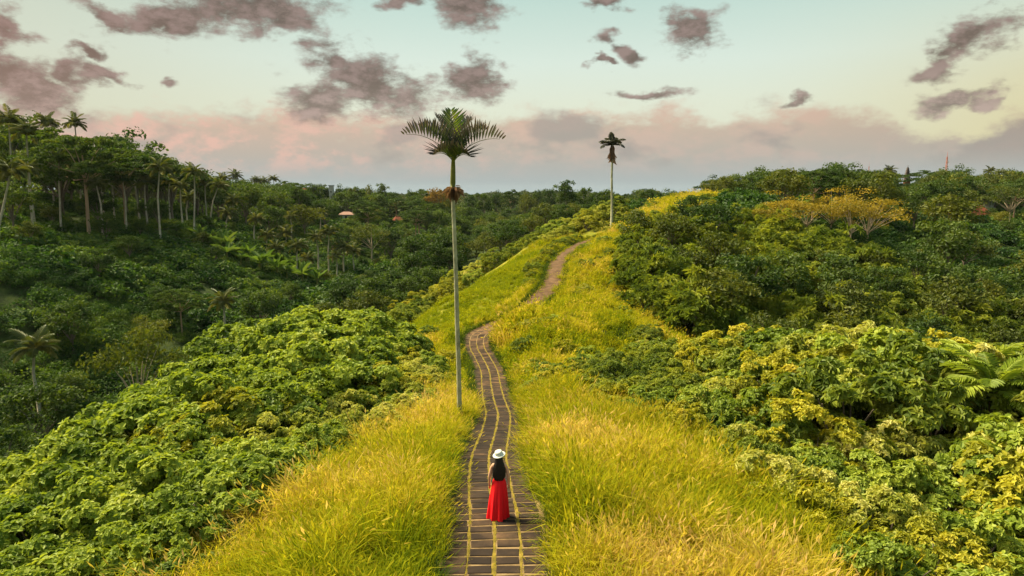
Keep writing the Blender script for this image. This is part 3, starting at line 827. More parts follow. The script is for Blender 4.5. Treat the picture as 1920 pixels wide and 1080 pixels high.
# ------------------------------------------------------------------ person on the path
def build_person():
    wx, wy = -.30, 15.25
    root = empty('person', (wx, wy, -.012), 0, .915)
    tag(root, 'woman in a long red dress and white hat walking away along the path', 'person')
    skin = solid_mat('skin', [(0, (.50, .27, .18)), (1, (.60, .34, .23))], rough=.55, bump=0)
    red = solid_mat('red_cloth', [(0, (.66, .004, .012)), (1, (.80, .008, .014))], rough=.75, scale=3, bump=.1)
    hairm = solid_mat('dark_hair', [(0, (.006, .005, .006)), (1, (.018, .012, .012))], rough=.5, scale=20, stretch=(6, 6, .4), bump=.4, spec=.25)
    white = solid_mat('white_straw', [(0, (.50, .53, .50)), (1, (.62, .63, .58))], rough=.8, scale=18, bump=.3)
    # skeleton: (parent, position, radius)
    J = [(-1, (0, 0, .94), .125), (0, (0, .01, 1.08), .105), (1, (0, .0, 1.24), .118), (2, (0, -.01, 1.36), .10), (3, (0, -.005, 1.43), .052), (4, (0, .015, 1.50), .055)]
    def chain(par, pts):
        for p, r in pts:
            J.append((par, p, r)); par = len(J) - 1
        return par
    for sx_ in (-1, 1):
        fwd = .12 if sx_ > 0 else -.06
        knee = chain(0, [((sx_ * .085, 0, .86), .10), ((sx_ * .09, .03 + fwd * .5, .49), .062), ((sx_ * .085, fwd - .02, .10), .042)])
        chain(knee, [((sx_ * .09, fwd + .10, .035), .034), ((sx_ * .09, fwd + .17, .03), .028)])
        wr = chain(3, [((sx_ * .145, -.01, 1.37), .062), ((sx_ * .185, -.01, 1.33), .05), ((sx_ * .245, -.04, 1.09), .04), ((sx_ * .25, .03, .87), .028)])
        pm = chain(wr, [((sx_ * .248, .06, .80), .030)])
        tips = [(-.024, .085, .70), (-.008, .10, .69), (.010, .112, .695), (.026, .12, .71)]
        for (ox, fy, fz) in tips:
            chain(pm, [((sx_ * .248 + ox * .6, .082 + ox, .765), .010), ((sx_ * .248 + ox * .5, fy, (fz + .765) / 2), .009), ((sx_ * .244 + ox * .3, fy + .012, fz), .0075)])
        chain(pm, [((sx_ * .232, .09, .80), .011), ((sx_ * .224, .11, .765), .009)])
    me = bpy.data.meshes.new('body_skeleton')
    me.from_pydata([j[1] for j in J], [(j[0], i) for i, j in enumerate(J) if j[0] >= 0], [])
    ob = bpy.data.objects.new('body_skeleton', me); COL.objects.link(ob)
    md = ob.modifiers.new('skin', 'SKIN'); md.use_smooth_shade = True
    for i, j in enumerate(J):
        sv_ = me.skin_vertices[0].data[i]; k = (1.25, .82) if i < 4 else (1, 1)
        sv_.radius = (j[2] * k[0], j[2] * k[1]); sv_.use_root = (i == 0)
    sd_ = ob.modifiers.new('sub', 'SUBSURF'); sd_.levels = sd_.render_levels = 2
    dg = bpy.context.evaluated_depsgraph_get()
    bm_me = bpy.data.meshes.new_from_object(ob.evaluated_get(dg))
    bpy.data.objects.remove(ob)
    # head with a face, part of the same mesh
    hv, hf = [], []
    nu, nv = 24, 18
    for i in range(nv + 1):
        ph = math.pi * i / nv
        for k in range(nu):
            a = 2 * math.pi * k / nu
            x, y, z = math.sin(ph) * math.cos(a), math.sin(ph) * math.sin(a), math.cos(ph)
            X, Y, Z = x * .074, y * .094, z * .112
            if z < -.2: X *= 1 + .32 * (z + .2); Y = Y * (1 + .1 * (z + .2)) + .012 * -(z + .2)
            if y > .6 and abs(x) < .22 and -.35 < z < .2: Y += .022 * (1 - abs(x) / .22) * (1 - abs(z + .12) / .35)
            if y > .55 and .12 < abs(x) < .5 and 0 < z < .2: Y -= .008
            if y > .7 and abs(x) < .3 and -.62 < z < -.48: Y += .006
            if abs(y) < .25 and abs(x) > .85 and -.25 < z < .2: X *= 1.13
            hv.append((X, Y + .02, Z + 1.575))
    for i in range(nv):
        for k in range(nu):
            k2 = (k + 1) % nu; hf.append((i * nu + k, (i + 1) * nu + k, (i + 1) * nu + k2, i * nu + k2))
    V = [tuple(v.co) for v in bm_me.vertices]; F = [tuple(p.vertices) for p in bm_me.polygons]
    mb = MB(); mb.add(V, F); mb.add(hv, hf)
    mb.build('body', skin, root, True)
    # dress: bodice and pleated skirt in one
    rings = []
    m = 72
    prof = [(1.36, .135, .095, 0), (1.30, .155, .115, 0), (1.20, .150, .112, 0), (1.08, .132, .105, 0), (1.03, .134, .110, 0), (.96, .165, .135, .012), (.86, .185, .165, .025), (.70, .20, .19, .045), (.50, .222, .225, .07), (.28, .232, .25, .10), (.10, .244, .268, .12), (.012, .25, .278, .125)]
    for z, a, b, pl in prof:
        ring = []
        for k in range(m):
            t_ = 2 * math.pi * k / m
            q = 1 + pl * (math.cos(9 * t_ + 1.6 * math.sin(2 * t_ + .5)) * 1.0 + .55 * math.sin(4 * t_ + 1) + .3 * math.cos(17 * t_))
            ring.append((a * q * math.cos(t_) - .03 * max(0, .9 - z), b * q * math.sin(t_) - .03 * (1.05 - z) * (z < 1.05), z + (.012 * math.sin(7 * t_) if z < .05 else 0)))
        rings.append(ring)
    mb = MB(); mb.loft(rings[::-1], cap=False)
    dress = mb.build('dress', red, root, True)
    for sx_ in (-1, 1):
        mb = MB(); mb.tube([(sx_ * .085, .10, 1.33), (sx_ * .10, .03, 1.44), (sx_ * .085, -.09, 1.34)], [.012, .012, .012], 6); mb.build('strap', red, dress)
    # long hair falling down the back
    mb = MB()
    rings = []
    for z, w, d, yo in ((1.70, .045, .05, .0), (1.675, .078, .09, -.005), (1.60, .092, .105, -.015), (1.52, .10, .095, -.04), (1.43, .125, .078, -.065), (1.32, .155, .062, -.088), (1.20, .162, .052, -.098), (1.10, .148, .045, -.10), (1.03, .105, .035, -.10), (1.00, .05, .02, -.10)):
        ring = []
        for k in range(40):
            t_ = 2 * math.pi * k / 40
            q = 1 + .06 * math.sin(9 * t_ + z * 6) + .03 * math.sin(17 * t_)
            y = d * q * math.sin(t_)
            if z > 1.45 and y > .02: y = .02
            ring.append((w * q * math.cos(t_), y + yo, z + .015 * math.sin(6 * t_) * (z < 1.1)))
        rings.append(ring)
    mb.loft(rings[::-1]); mb.build('hair', hairm, root, True)
    # hat
    def lathe(pr, n=40):
        return [[(r_ * math.cos(2 * math.pi * k / n), r_ * math.sin(2 * math.pi * k / n), z) for k in range(n)] for r_, z in pr]
    mb = MB(); mb.loft(lathe([(.098, 0), (.102, .02), (.098, .07), (.088, .095), (.055, .108), (.01, .104)]), cap=True)
    hat = mb.build('hat', white, root, True)
    hat.location = (0, .0, 1.655); hat.rotation_euler = (R(10), R(-12), 0)
    mb = MB(); mb.loft(lathe([(.096, .012), (.13, .006), (.158, .0), (.164, -.004), (.160, -.010), (.13, -.004), (.096, .0)]), cap=False)
    mb.build('brim', white, hat, True)
    mb = MB(); mb.loft(lathe([(.1035, .012), (.1045, .014), (.1035, .034), (.1025, .035)]), cap=False)
    mb.build('hat_band', solid_mat('hat_band', [(0, (.55, .58, .56)), (1, (.65, .67, .64))], bump=0), hat)
build_person()

# ------------------------------------------------------------------ areca palms standing on the ridge
def strips(rg, n, z0, L, r0, spread, mat, name, w=.06):
    a = rg.uniform(0, 6.28, n); P = np.stack([r0 * np.cos(a), r0 * np.sin(a), z0 + rg.uniform(-.35, .2, n) * L], 1)
    D = np.stack([np.cos(a) * spread, np.sin(a) * spread, rg.uniform(-1.1, .25 if spread > .3 else -.5, n)], 1)
    Nn = np.stack([np.cos(a) * .4, np.sin(a) * .4, np.full(n, .9)], 1)
    V, F = leaf_quads(P, unit(D), Nn, L * rg.uniform(.5, 1.1, n), np.full(n, w) * rg.uniform(.5, 1.4, n), rg.uniform(.3, .95, n))
    return np_mesh(name, V, F, mat, np.repeat(rg.random(n), 6))

def areca_palm():
    D = 29.0
    bx, by = at(862, 770, D).x, D
    bz = th1(bx, by)
    root = empty('areca_palm', (bx, by, bz))
    tag(root, 'tall slender palm with upright fan of dark fronds beside the path', 'palm tree')
    pts, rad = [], []
    pix = [(862, 770), (860, 690), (857, 600), (855, 520), (852, 440), (850, 390), (849, 345)]
    base = Vector((bx, by, bz))
    W = [at(px, py, D) - base for px, py in pix]
    W[0].z = -.25
    dense = []
    for i in range(len(W) - 1):
        for k in range(14): dense.append(W[i].lerp(W[i + 1], k / 14))
    dense.append(W[-1])
    n = len(dense)
    rad = [(.104 - .028 * (i / n)) * (1.05 if i % 3 == 0 else .985) * (1 + .35 * math.exp(-i / 3)) for i in range(n)]
    mb = MB(); mb.tube(dense, rad, 12); mb.build('trunk', M['palmtrunk'], root, True)
    c0, c1 = at(849, 352, D) - base, at(850, 292, D) - base
    mb = MB(); mb.tube([c0, c0.lerp(c1, .15), c0.lerp(c1, .6), c1], [.09, .115, .10, .065], 12); mb.build('crownshaft', M['crownshaft'], root, True)
    rg = np.random.default_rng(8)
    sk = obj('dry_flower_skirt', strips(rg, 230, -.02, .45, .08, .46, M['dryfrond'], 'dry_flower_skirt', .04), root); sk.location = at(850, 352, D) - base
    top = at(850, 303, D) - base
    # azimuth (0 = right, 90 = away), start and end elevation, length, leaflet lift
    fr = [(180, 58, -12, 2.55, 1.9), (2, 52, -14, 2.45, 1.9), (262, 87, 72, 2.1, .6), (138, 78, 40, 2.2, 1.0), (44, 76, 36, 2.15, 1.0), (-24, 62, 4, 2.15, 1.5), (206, 66, 12, 2.1, 1.4),
          (225, 48, -34, 1.15, .8), (318, 44, -38, 1.1, .8), (100, 50, -20, 1.2, .8)]
    for i, (a, e0, e1, L, lift) in enumerate(fr):
        f = obj('frond', frond_mesh('areca_frond', L, e0, e1, 19, .88, .095, lift, .04, M['areca'], 1.0 if e1 > 65 else .8 if e1 > 40 else .62, tipshade=.2 if e1 > 65 else .55, bare=.10, seed=i, rr=.03), root)
        f.location = top; f.rotation_euler = (0, 0, R(a))
    return root
areca_palm()

def second_palm():
    D = 120.0
    b = at(1147, 408, D); bz = th1(b.x, D)
    root = empty('areca_palm', (b.x, D, bz))
    tag(root, 'small distant palm with five drooping fronds standing alone on the ridge crest', 'palm tree')
    base = Vector((b.x, D, bz))
    W = [Vector((0, 0, -.4)), at(1147.5, 380, D) - base, at(1147, 330, D) - base, at(1148, 300, D) - base, at(1148, 272, D) - base]
    mb = MB(); mb.tube(W, [.24, .2, .18, .17, .16], 10); mb.build('trunk', M['palmtrunk'], root, True)
    top = at(1148, 273, D) - base
    rg = np.random.default_rng(9)
    sk = obj('dead_frond_skirt', strips(rg, 170, 0, 2.1, .25, .24, M['dryfrond'], 'dead_frond_skirt', .22), root); sk.location = top + Vector((0, 0, -.35))
    for i, (a, e0, e1, L) in enumerate([(180, 52, -35, 2.5), (205, 25, -60, 2.4), (100, 85, 55, 2.3), (250, 80, 60, 2.0), (10, 58, -20, 2.6), (-25, 30, -60, 2.3), (40, 50, -30, 2.3), (150, 45, -30, 2.2), (120, 66, 0, 2.2), (62, 68, 5, 2.2), (290, 60, -10, 1.9), (228, 55, -25, 2.0)]):
        f = obj('frond', frond_mesh('small_palm_frond', L * 1.1, e0, e1, 16, .8, .24, .1, .5, M['areca'], .25, bare=.08, seed=40 + i, rr=.06), root)
        f.location = top; f.rotation_euler = (0, 0, R(a))
second_palm()

# ------------------------------------------------------------------ tall grass
def tuft_mesh(seed, n, h, w, spread, mat, heads=0.25):
    rg = np.random.default_rng(seed)
    V, F, T = [], [], []
    for i in range(n):
        a = rg.uniform(0, 6.28); r = spread * math.sqrt(rg.random())
        b = np.array([r * math.cos(a), r * math.sin(a), -.05]); la = rg.uniform(0, 6.28)
        out = np.array([math.cos(la), math.sin(la), 0]); H = h * rg.uniform(.55, 1.15); ln = rg.uniform(.12, .85)
        sd = np.array([-math.sin(la), math.cos(la), 0]) * w * rg.uniform(.7, 1.3)
        pts = [b, b + out * H * ln * .22 + [0, 0, H * .45], b + out * H * ln * .62 + [0, 0, H * .80], b + out * H * ln * 1.15 + [0, 0, H * (1.0 - .25 * ln)]]
        k = len(V); t = np.clip(rg.normal(.45, .25), 0, 1)
        V += [pts[0] - sd, pts[0] + sd, pts[1] - sd * .85, pts[1] + sd * .85, pts[2] - sd * .55, pts[2] + sd * .55, pts[3] - sd * .1, pts[3] + sd * .1]
        F += [(k, k + 1, k + 3, k + 2), (k + 2, k + 3, k + 5, k + 4), (k + 4, k + 5, k + 7, k + 6)]
        T += [t] * 8
        if rg.random() < heads:
            e = pts[3] + [0, 0, .03]; k = len(V)
            hd = out * .12 + np.array([0, 0, .14]); s2 = sd * 1.9; s3 = out * w * 1.6
            V += [e - s2 * .4, e + hd * .45 - s2, e + hd, e + hd * .45 + s2, e - s3 * .3, e + hd * .45 - s3, e + hd * 1.02, e + hd * .45 + s3]
            F += [(k, k + 1, k + 2, k + 3), (k + 4, k + 5, k + 6, k + 7)]; T += [1.0] * 8
    return np_mesh('tuft', V, F, mat, T)

LIM_Y = [4, 10, 18, 25, 31, 37, 42, 46, 52, 58, 64, 75, 88, 100, 108]
LIM_L = [10.4, 9.8, 7.6, 5.6, 4.2, 4.0, 4.2, 5.0, 6.5, 9.5, 15, 16, 13, 9, 6]
LIM_R = [8.4, 8.4, 8.2, 7.4, 5.6, 5.0, 7.5, 12.5, 17, 17.5, 13, 8.5, 9, 10, 12]
def grass_points(rg, y0, y1, dens):
    n = int((y1 - y0) * 36 * dens)
    x = rg.uniform(-18, 18, n); y = rg.uniform(y0, y1, n)
    px = np.interp(y, PL[:, 1], PL[:, 0]); x = x + px
    off = x - px
    ok = (off > -np.interp(y, LIM_Y, LIM_L)) & (off < np.interp(y, LIM_Y, LIM_R))
    x, y = x[ok], y[ok]
    d, _, _ = path_dist(x, y)
    gap = (vnoise(x, y, .8, 31) < .27) & (rg.random(len(x)) < .8)
    ok = ~gap & (d > np.where(y > 60, .48, 1.0) + .3 * vnoise(x, y, 1.2, 5))
    return x[ok], y[ok], d[ok]

def lay_grass(name, rg, x, y, d, meshes, hs, label, tint_shift=0.0, cat='grass', tscale=1.0):
    z = th(x, y)
    n = len(x)
    lean = (vnoise(x, y, 2.6, 7) - .5) * 1.0; lean2 = (vnoise(x, y, 2.6, 8) - .5) * 1.0
    rot = np.stack([lean + rg.normal(0, .16, n), lean2 + rg.normal(0, .16, n), rg.uniform(0, 6.28, n)], 1)
    # the euler order turns about z first, so lean stays in world axes
    sc = hs * rg.uniform(.65, 1.3, n) * (.62 + .6 * vnoise(x, y, 2.2, 9) + .3 * vnoise(x, y, .7, 19)) * (.62 + .38 * sstep(1.0, 2.2, d))
    scl = np.stack([sc * 1.05, sc * 1.05, sc], 1)
    t = .12 + .62 * vnoise(x, y, 3.2, 11) + .46 * (vnoise(x, y, .8, 12) - .5) + rg.normal(0, .14, n) + .22 * sstep(1.0, 3.2, d) + tint_shift
    tall = (x > -1.3) & (x < 1.9) & (y > 52.5) & (y < 60)
    scl[tall] *= 1.75
    lawn = (x < np.interp(y, PL[:, 1], PL[:, 0]) - 3.2) & (y > 57) & (y < 98)
    scl[lawn] *= np.array([1.1, 1.1, .55]); t = np.where(lawn, t * .4 + .06, t)
    return scatter(name, np.stack([x, y, z - .02], 1), rot, scl, np.clip(t * tscale, 0, 1), meshes, label, cat)

rgG = np.random.default_rng(21)
TUFT = [tuft_mesh(i, 30, .95, .0085, .18, M['grass'], .3) for i in range(5)]
TUFT += [tuft_mesh(12 + i, 16, 1.0, .017, .14, M['grass'], .05) for i in range(2)]
TUFT_FAR = [tuft_mesh(20 + i, 22, .95, .026, .30, M['grass'], .25) for i in range(4)]
x, y, d = grass_points(rgG, 7, 36, 34)
left = x < np.interp(y, PL[:, 1], PL[:, 0])
lay_grass('tall_grass', rgG, x[left], y[left], d[left], TUFT, .98, 'golden tall grass in the foreground left of the footpath', .03)
lay_grass('tall_grass', rgG, x[~left], y[~left], d[~left], TUFT, .98, 'golden tall grass in the foreground right of the footpath', -.01)
x, y, d = grass_points(rgG, 36, 112, 9)
left = x < np.interp(y, PL[:, 1], PL[:, 0])
lay_grass('tall_grass', rgG, x[left], y[left], d[left], TUFT_FAR, .62, 'yellow green grass on the steep slope left of the distant path', -.14)
lay_grass('tall_grass', rgG, x[~left], y[~left], d[~left], TUFT_FAR, .78, 'yellow green grass on the hump and slope right of the distant path', -.15)
# darker, softer grass hanging over both path edges
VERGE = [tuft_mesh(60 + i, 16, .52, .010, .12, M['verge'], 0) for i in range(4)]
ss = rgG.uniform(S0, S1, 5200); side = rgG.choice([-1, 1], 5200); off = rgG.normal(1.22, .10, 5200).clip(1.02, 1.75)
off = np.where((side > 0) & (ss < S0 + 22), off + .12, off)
pp = np.array([np.interp(ss, seg, PL[:, k]) for k in range(3)]).T; p2 = np.array([np.interp(ss + .2, seg, PL[:, k]) for k in range(3)]).T
tt = unit(p2 - pp); sdv = np.stack([tt[:, 1], -tt[:, 0], 0 * ss], 1)
q = pp + sdv * (side * off)[:, None]
q[:, 2] = np.maximum(th(q[:, 0], q[:, 1]), pp[:, 2] - .14)
scv = rgG.uniform(.5, 1.15, 5200)
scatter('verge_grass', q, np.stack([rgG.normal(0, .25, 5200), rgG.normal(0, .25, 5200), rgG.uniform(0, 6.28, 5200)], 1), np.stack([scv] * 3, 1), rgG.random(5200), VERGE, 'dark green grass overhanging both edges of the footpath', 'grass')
# little tufts in the joints of the paving
SPRIG = [tuft_mesh(80 + i, 9, .07, .006, .04, M['grass'], 0) for i in range(3)]
n = 3600
ss = rgG.uniform(sb, sb + 42, n); cc = rgG.choice([-.56, 0, .56], n) + rgG.normal(0, .018, n)
pp = np.array([np.interp(ss, seg, PL[:, k]) for k in range(3)]).T; p2 = np.array([np.interp(ss + .2, seg, PL[:, k]) for k in range(3)]).T
tt = unit(p2 - pp); sdv = np.stack([tt[:, 1], -tt[:, 0], 0 * ss], 1)
q = pp + sdv * cc[:, None]; q[:, 2] -= .005
scv = rgG.uniform(.5, 1.3, n)
scatter('joint_grass', q, np.stack([0 * ss, 0 * ss, rgG.uniform(0, 6.28, n)], 1), np.stack([scv] * 3, 1), rgG.uniform(.45, .85, n), SPRIG, 'tiny yellow grass growing in the joints between paving blocks', 'grass')
# golden grass on the far crest
n = 7000
x = rgG.uniform(11, 50, n); y = rgG.uniform(104, 153, n)
cx = 19 + (y - 104) * .46
ok = np.abs(x - cx) < 7.5 * (.45 + .75 * vnoise(x, y, 6, 15))
x, y = x[ok], y[ok]
lay_grass('tall_grass', rgG, x, y, np.full(len(x), 5.0), TUFT_FAR, 1.25, 'patch of golden grass on the far ridge crest right of the lone palm', -.05)

# ------------------------------------------------------------------ shrubs of the near banks
SH = {}
SH['lush'] = [make_shrub(200 + i, 2.3, 2.0, 1900, 8, .152, .112, .5, 1.2, M['lush'], tip=.12) for i in range(4)]
SH['yellow'] = [make_shrub(220 + i, 2.0, 1.9, 1500, 8, .125, .078, .5, 1.15, M['yellowing'], tip=.15) for i in range(3)]
SH['cream'] = [make_shrub(240 + i, 1.9, 1.8, 1300, 9, .14, .074, .6, 1.1, M['cream'], tip=.2) for i in range(3)]
SH['dusky'] = [make_shrub(260 + i, 2.2, 2.3, 1300, 8, .175, .10, .6, 1.2, M['dusky'], tip=.08) for i in range(3)]
SH['star'] = [make_shrub(280 + i, 2.5, 2.6, 330, 12, .50, .10, .4, 1.2, M['dusky'], tip=.12) for i in range(3)]
rgS = random.Random(77)
def plant(kind, x, y, s, name, label, group, sz=1.0, sink=.3, cat='shrub'):
    z = th1(x, y)
    return place(rgS.choice(SH[kind]), name, (x, y, z - sink * s), rgS.uniform(0, 6.28), (s, s, s * sz), label, cat, group, rgS.uniform(-.1, .1), rgS.uniform(-.1, .1))
SHN = {'lush': ('broad_leaved_shrub', 'broad leaved green shrub'), 'yellow': ('yellowing_shrub', 'small leaved yellowing shrub'), 'cream': ('cream_tipped_shrub', 'pale cream tipped shrub'),
       'dusky': ('dark_shrub', 'dark green dense shrub'), 'star': ('starry_leaved_shrub', 'dark shrub with starry long leaves')}
def zoned(kind, x, y, s, where, **k):
    nm, look = SHN[kind]
    size = 'large ' if s > 1.15 else 'small ' if s < .8 else ''
    return plant(kind, x, y, s, nm, size + look + ' ' + where, (size + nm.replace('_', ' ') + 's ' + where), **k)

for (x, y) in poisson(LEFT_BANK, lambda x, y: 1.55 + .75 * min(1, max(0, (-x - 5) / 8)), 1):
    outer = min(1, max(0, (-x - 5) / 8))
    s = (.62 + .66 * outer) * rgS.uniform(.8, 1.2) * (1.32 if y > 33 and x < -8 else 1.12 if y > 27 else 1)
    u = rgS.random()
    row = 'beside the left grass' if outer < .3 else 'on the rim above the left valley' if outer > .95 else 'in the middle of the left bank'
    far_ = ' near the camera' if y < 20 else ' past the palm' if y > 38 else ''
    kind = 'yellow' if (y < 19 and x < -11 and u < .5) or u < .07 else 'cream' if x > -10.5 and 22 < y < 46 and u < .75 else 'lush'
    zoned(kind, x, y, s * (.95 if kind == 'cream' else 1), row + far_)
for (x, y) in poisson(RIGHT_BANK, lambda x, y: 1.55 + .6 * min(1, max(0, (x - 7) / 9)), 2):
    outer = min(1, max(0, (x - 7) / 9))
    s = (.66 + .78 * outer) * rgS.uniform(.8, 1.25)
    u = rgS.random()
    row = 'beside the right grass' if outer < .25 else 'on the rim above the right valley' if outer > .95 else 'in the middle of the right bank'
    far_ = ' near the camera' if y < 18 else ' near the path bend' if y > 32 else ''
    kind = 'dusky' if y > 31 and x < 9.5 else 'yellow' if u < .27 else 'cream' if u < .58 else 'dusky' if u < .66 else 'lush'
    zoned(kind, x, y, s * (.85 if y > 31 and x < 9.5 else 1), row + far_, sz=1.12)
for (x, y) in poisson(RIGHT_MOUND, 2.9, 3):
    s = rgS.uniform(1.0, 1.6) * (.72 if x < 14 or y > 92 else 1)
    u = rgS.random()
    k = 'star' if u < .26 else 'dusky' if u < .70 else 'lush' if u < .92 else 'yellow'
    zoned(k, x, y, s, ('low on' if y < 70 else 'along the top of' if y > 92 else 'at the path side of' if x < 16 else 'halfway up') + ' the right mound', sz=1.15)
for i in range(34):
    sq = rgS.uniform(np.interp(70, PL[:, 1], seg), np.interp(109, PL[:, 1], seg)); pq, tq, sdq = path_at(sq)
    o_ = -rgS.uniform(1.9, 3.3); zoned(rgS.choice(['dusky', 'yellow', 'lush']), pq[0] + sdq[0] * o_, pq[1] + sdq[1] * o_, rgS.uniform(.28, .48), 'hedging the left edge of the distant path', sz=.85, sink=-.05)
for i in range(26):
    y = rgS.uniform(34, 46); c = float(np.interp(y, PL[:, 1], PL[:, 0])); x = c + rgS.uniform(1.9, 8)
    dd, _, _ = path_dist(np.array([x]), np.array([y]))
    if dd[0] > 1.9: zoned(rgS.choice(['lush', 'cream', 'yellow', 'yellow']), x, y, rgS.uniform(.34, .6), 'on the hump right of the path bend', sz=.75, sink=-.15)
# low bushes dotted over the grassy hump and the distant path edges
for i in range(84):
    y = rgS.uniform(37, 104); c = float(np.interp(y, PL[:, 1], PL[:, 0])); sd_ = rgS.choice([-1, 1, 1])
    lim = float(np.interp(y, LIM_Y, LIM_R if sd_ > 0 else LIM_L)); off_ = rgS.uniform(1.9, lim)
    x = c + sd_ * off_
    dd, _, _ = path_dist(np.array([x]), np.array([y]))
    if dd[0] < 1.75: continue
    k = rgS.choice(['yellow', 'dusky', 'lush', 'cream', 'dusky'] if sd_ > 0 else ['yellow', 'lush', 'yellow'])
    if sd_ < 0 and y > 60 and off_ > 5: continue
    zoned(k, x, y, rgS.uniform(.28, .55), 'in grass ' + ('right' if sd_ > 0 else 'left') + (' of the path bend' if y < 60 else ' of the distant path'), sz=.8, sink=-.1)

FERN = [frond_mesh('fern_frond', 1.7, e0, e1, 26, .42, .075, .05, .25, M['lush'], .68, seed=700 + i, bare=.12) for i, (e0, e1) in enumerate([(70, 5), (50, -25), (30, -50)])]
def tree_fern(x, y, s, label):
    z = th1(x, y)
    o = empty('tree_fern', (x, y, z), 0, s); tag(o, label, 'fern')
    mb = MB(); mb.tube([(0, 0, -.3), (.05, .02, 1.2), (0, 0, 2.6)], [.12, .10, .09], 8); mb.build('trunk', M['bark'], o, True)
    for ring, nf in ((0, 5), (1, 7), (2, 5)):
        for i in range(nf):
            f = obj('frond', FERN[ring], o); f.location = (0, 0, 2.55)
            f.rotation_euler = (rgS.uniform(-.2, .2), rgS.uniform(-.1, .1), 2 * math.pi * i / nf + ring * .4 + rgS.uniform(-.25, .25)); q = rgS.uniform(.85, 1.15); f.scale = (q, q, q)
tree_fern(17.0, 23.6, 1.22, 'bright green tree fern standing at the right picture edge')
tree_fern(18.9, 26.8, 1.2, 'second tree fern just behind the bright one at the right edge')
# bushes on the slope left of the distant path and on the crest ahead
BUSHY = [(-17, 60), (-10, 95), (3, 108), (8, 113), (12, 120), (18, 124), (22, 140), (14, 152), (-6, 150), (-16, 120), (-20, 80)]
for (x, y) in poisson(BUSHY, 3.0, 4):
    u = rgS.random()
    k = 'cream' if u < .28 else 'yellow' if u < .5 else 'lush' if u < .6 else 'dusky'
    zoned(k, x, y, rgS.uniform(.8, 1.5), 'on the slope left of the distant path' if y < 105 else 'on the far slope beyond the end of the path')

for i in range(30):
    y = rgS.uniform(108, 152); x = 19 + (y - 104) * .46 + rgS.choice([-1, 1]) * rgS.uniform(2.5, 8)
    zoned(rgS.choice(['yellow', 'dusky', 'lush']), x, y, rgS.uniform(.5, .95), 'edging the grass of the far crest')
# ------------------------------------------------------------------ undergrowth on the hillsides (one mass each)
def bush_mesh(seed, n, size, mat):
    rg = np.random.default_rng(seed)
    C = sphere_dirs(rg, 9, 0) * np.array([.75, .75, .55]); rad = rg.uniform(.35, .6, 9)
    V, F, t = clump_faces(rg, C, rad, n // 9, size, .7, .5)
    return np_mesh('bush', V, F, mat, t)
BUSH = [bush_mesh(300 + i, 330, .21, M['under']) for i in range(4)] + [bush_mesh(310 + i, 900, .105, M['under']) for i in range(4)]
def cover(name, poly, n, s0, s1, seed, label, avoid=None, ymin=None, ymax=None):
    rg = np.random.default_rng(seed); xs = [p[0] for p in poly]; ys = [p[1] for p in poly]
    x = rg.uniform(min(xs), max(xs), n); y = rg.uniform(min(ys), max(ys), n)
    ok = inpoly(x, y, poly)
    for a in (avoid or []): ok &= ~inpoly(x, y, a)
    d, _, _ = path_dist(x, y); ok &= (d > 7) & ((d > 15) | (y < 58) | (y > 102))
    if ymin is not None: ok &= (y > ymin) & (y < ymax)
    x, y = x[ok], y[ok]; z = th(x, y); m = len(x)
    s = rg.uniform(s0, s1, m) * (.45 + 1.1 * vnoise(x, y, 8, 3))
    return scatter(name, np.stack([x, y, z - .15 * s], 1), np.stack([rg.normal(0, .2, m), rg.normal(0, .2, m), rg.uniform(0, 6.28, m)], 1), np.stack([s, s, s * rg.uniform(.7, 1.2, m)], 1), rg.random(m), BUSH, label, 'undergrowth', rg.integers(0, 4, m) + 4 * (y < 115))
LEFT_SLOPE = [(-18, 15), (-20, 55), (-17, 75), (-14, 100), (-14, 130), (-16, 200), (-20, 330), (-230, 330), (-190, 180), (-150, 110), (-110, 60), (-70, 30), (-45, 10)]
cover('undergrowth', LEFT_SLOPE, 17000, 1.4, 3.4, 31, 'dark green creepers and undergrowth covering the left valley and hillside', [LEFT_BANK, BUSHY], 72, 400)
cover('undergrowth', LEFT_SLOPE, 90000, .8, 1.7, 33, 'dark creepers on the valley side just below the left shrub bank', [LEFT_BANK, BUSHY], 5, 72)
RIGHT_SLOPE = [(25, 8), (27, 30), (22, 48), (34, 52), (64, 66), (64, 90), (50, 110), (34, 114), (44, 150), (20, 150), (18, 330), (320, 330), (260, 200), (170, 90), (90, 20), (50, 5)]
cover('undergrowth', RIGHT_SLOPE, 14000, 1.4, 3.2, 32, 'dark green undergrowth covering the right valley and hillside', [RIGHT_BANK, RIGHT_MOUND, [(11, 104), (26, 104), (48, 152), (34, 152)]], 60, 400)
cover('undergrowth', RIGHT_SLOPE, 60000, .8, 1.7, 34, 'dark creepers on the valley side just below the right shrub bank', [RIGHT_BANK, RIGHT_MOUND], 5, 60)

# ------------------------------------------------------------------ trees
TR = {}
TR['deep'] = [make_tree(400 + i, 11, 3.0, 4.8, M['deep'], M['bark'], 'round', 40, 60, .50, tr=.22) for i in range(5)]
TR['olive'] = [make_tree(420 + i, 10, 3.2, 4.6, M['olive'], M['bark'], 'round', 36, 54, .48, tr=.2) for i in range(4)]
TR['lacy'] = [make_tree(440 + i, 12, 5.5, 5.2, M['olive'], M['palebark'], 'dome', 30, 46, .40, tr=.2, lean=.08) for i in range(2)]
TR['umb'] = [make_tree(460 + i, 13, 7.6, 6.5, M['deep'], M['pinkbark'], 'umbrella', 170, 80, .30, tr=.2) for i in range(2)]
TR['gold'] = [make_tree(480 + i, 9, 3.0, 5.2, M['golden'], M['palebark'], 'dome', 34, 60, .27, tr=.13, lean=.2, cr=.72) for i in range(3)]
TR['russet'] = [make_tree(500, 11, 4, 4.6, M['russet'], M['bark'], 'dome', 30, 46, .5)]
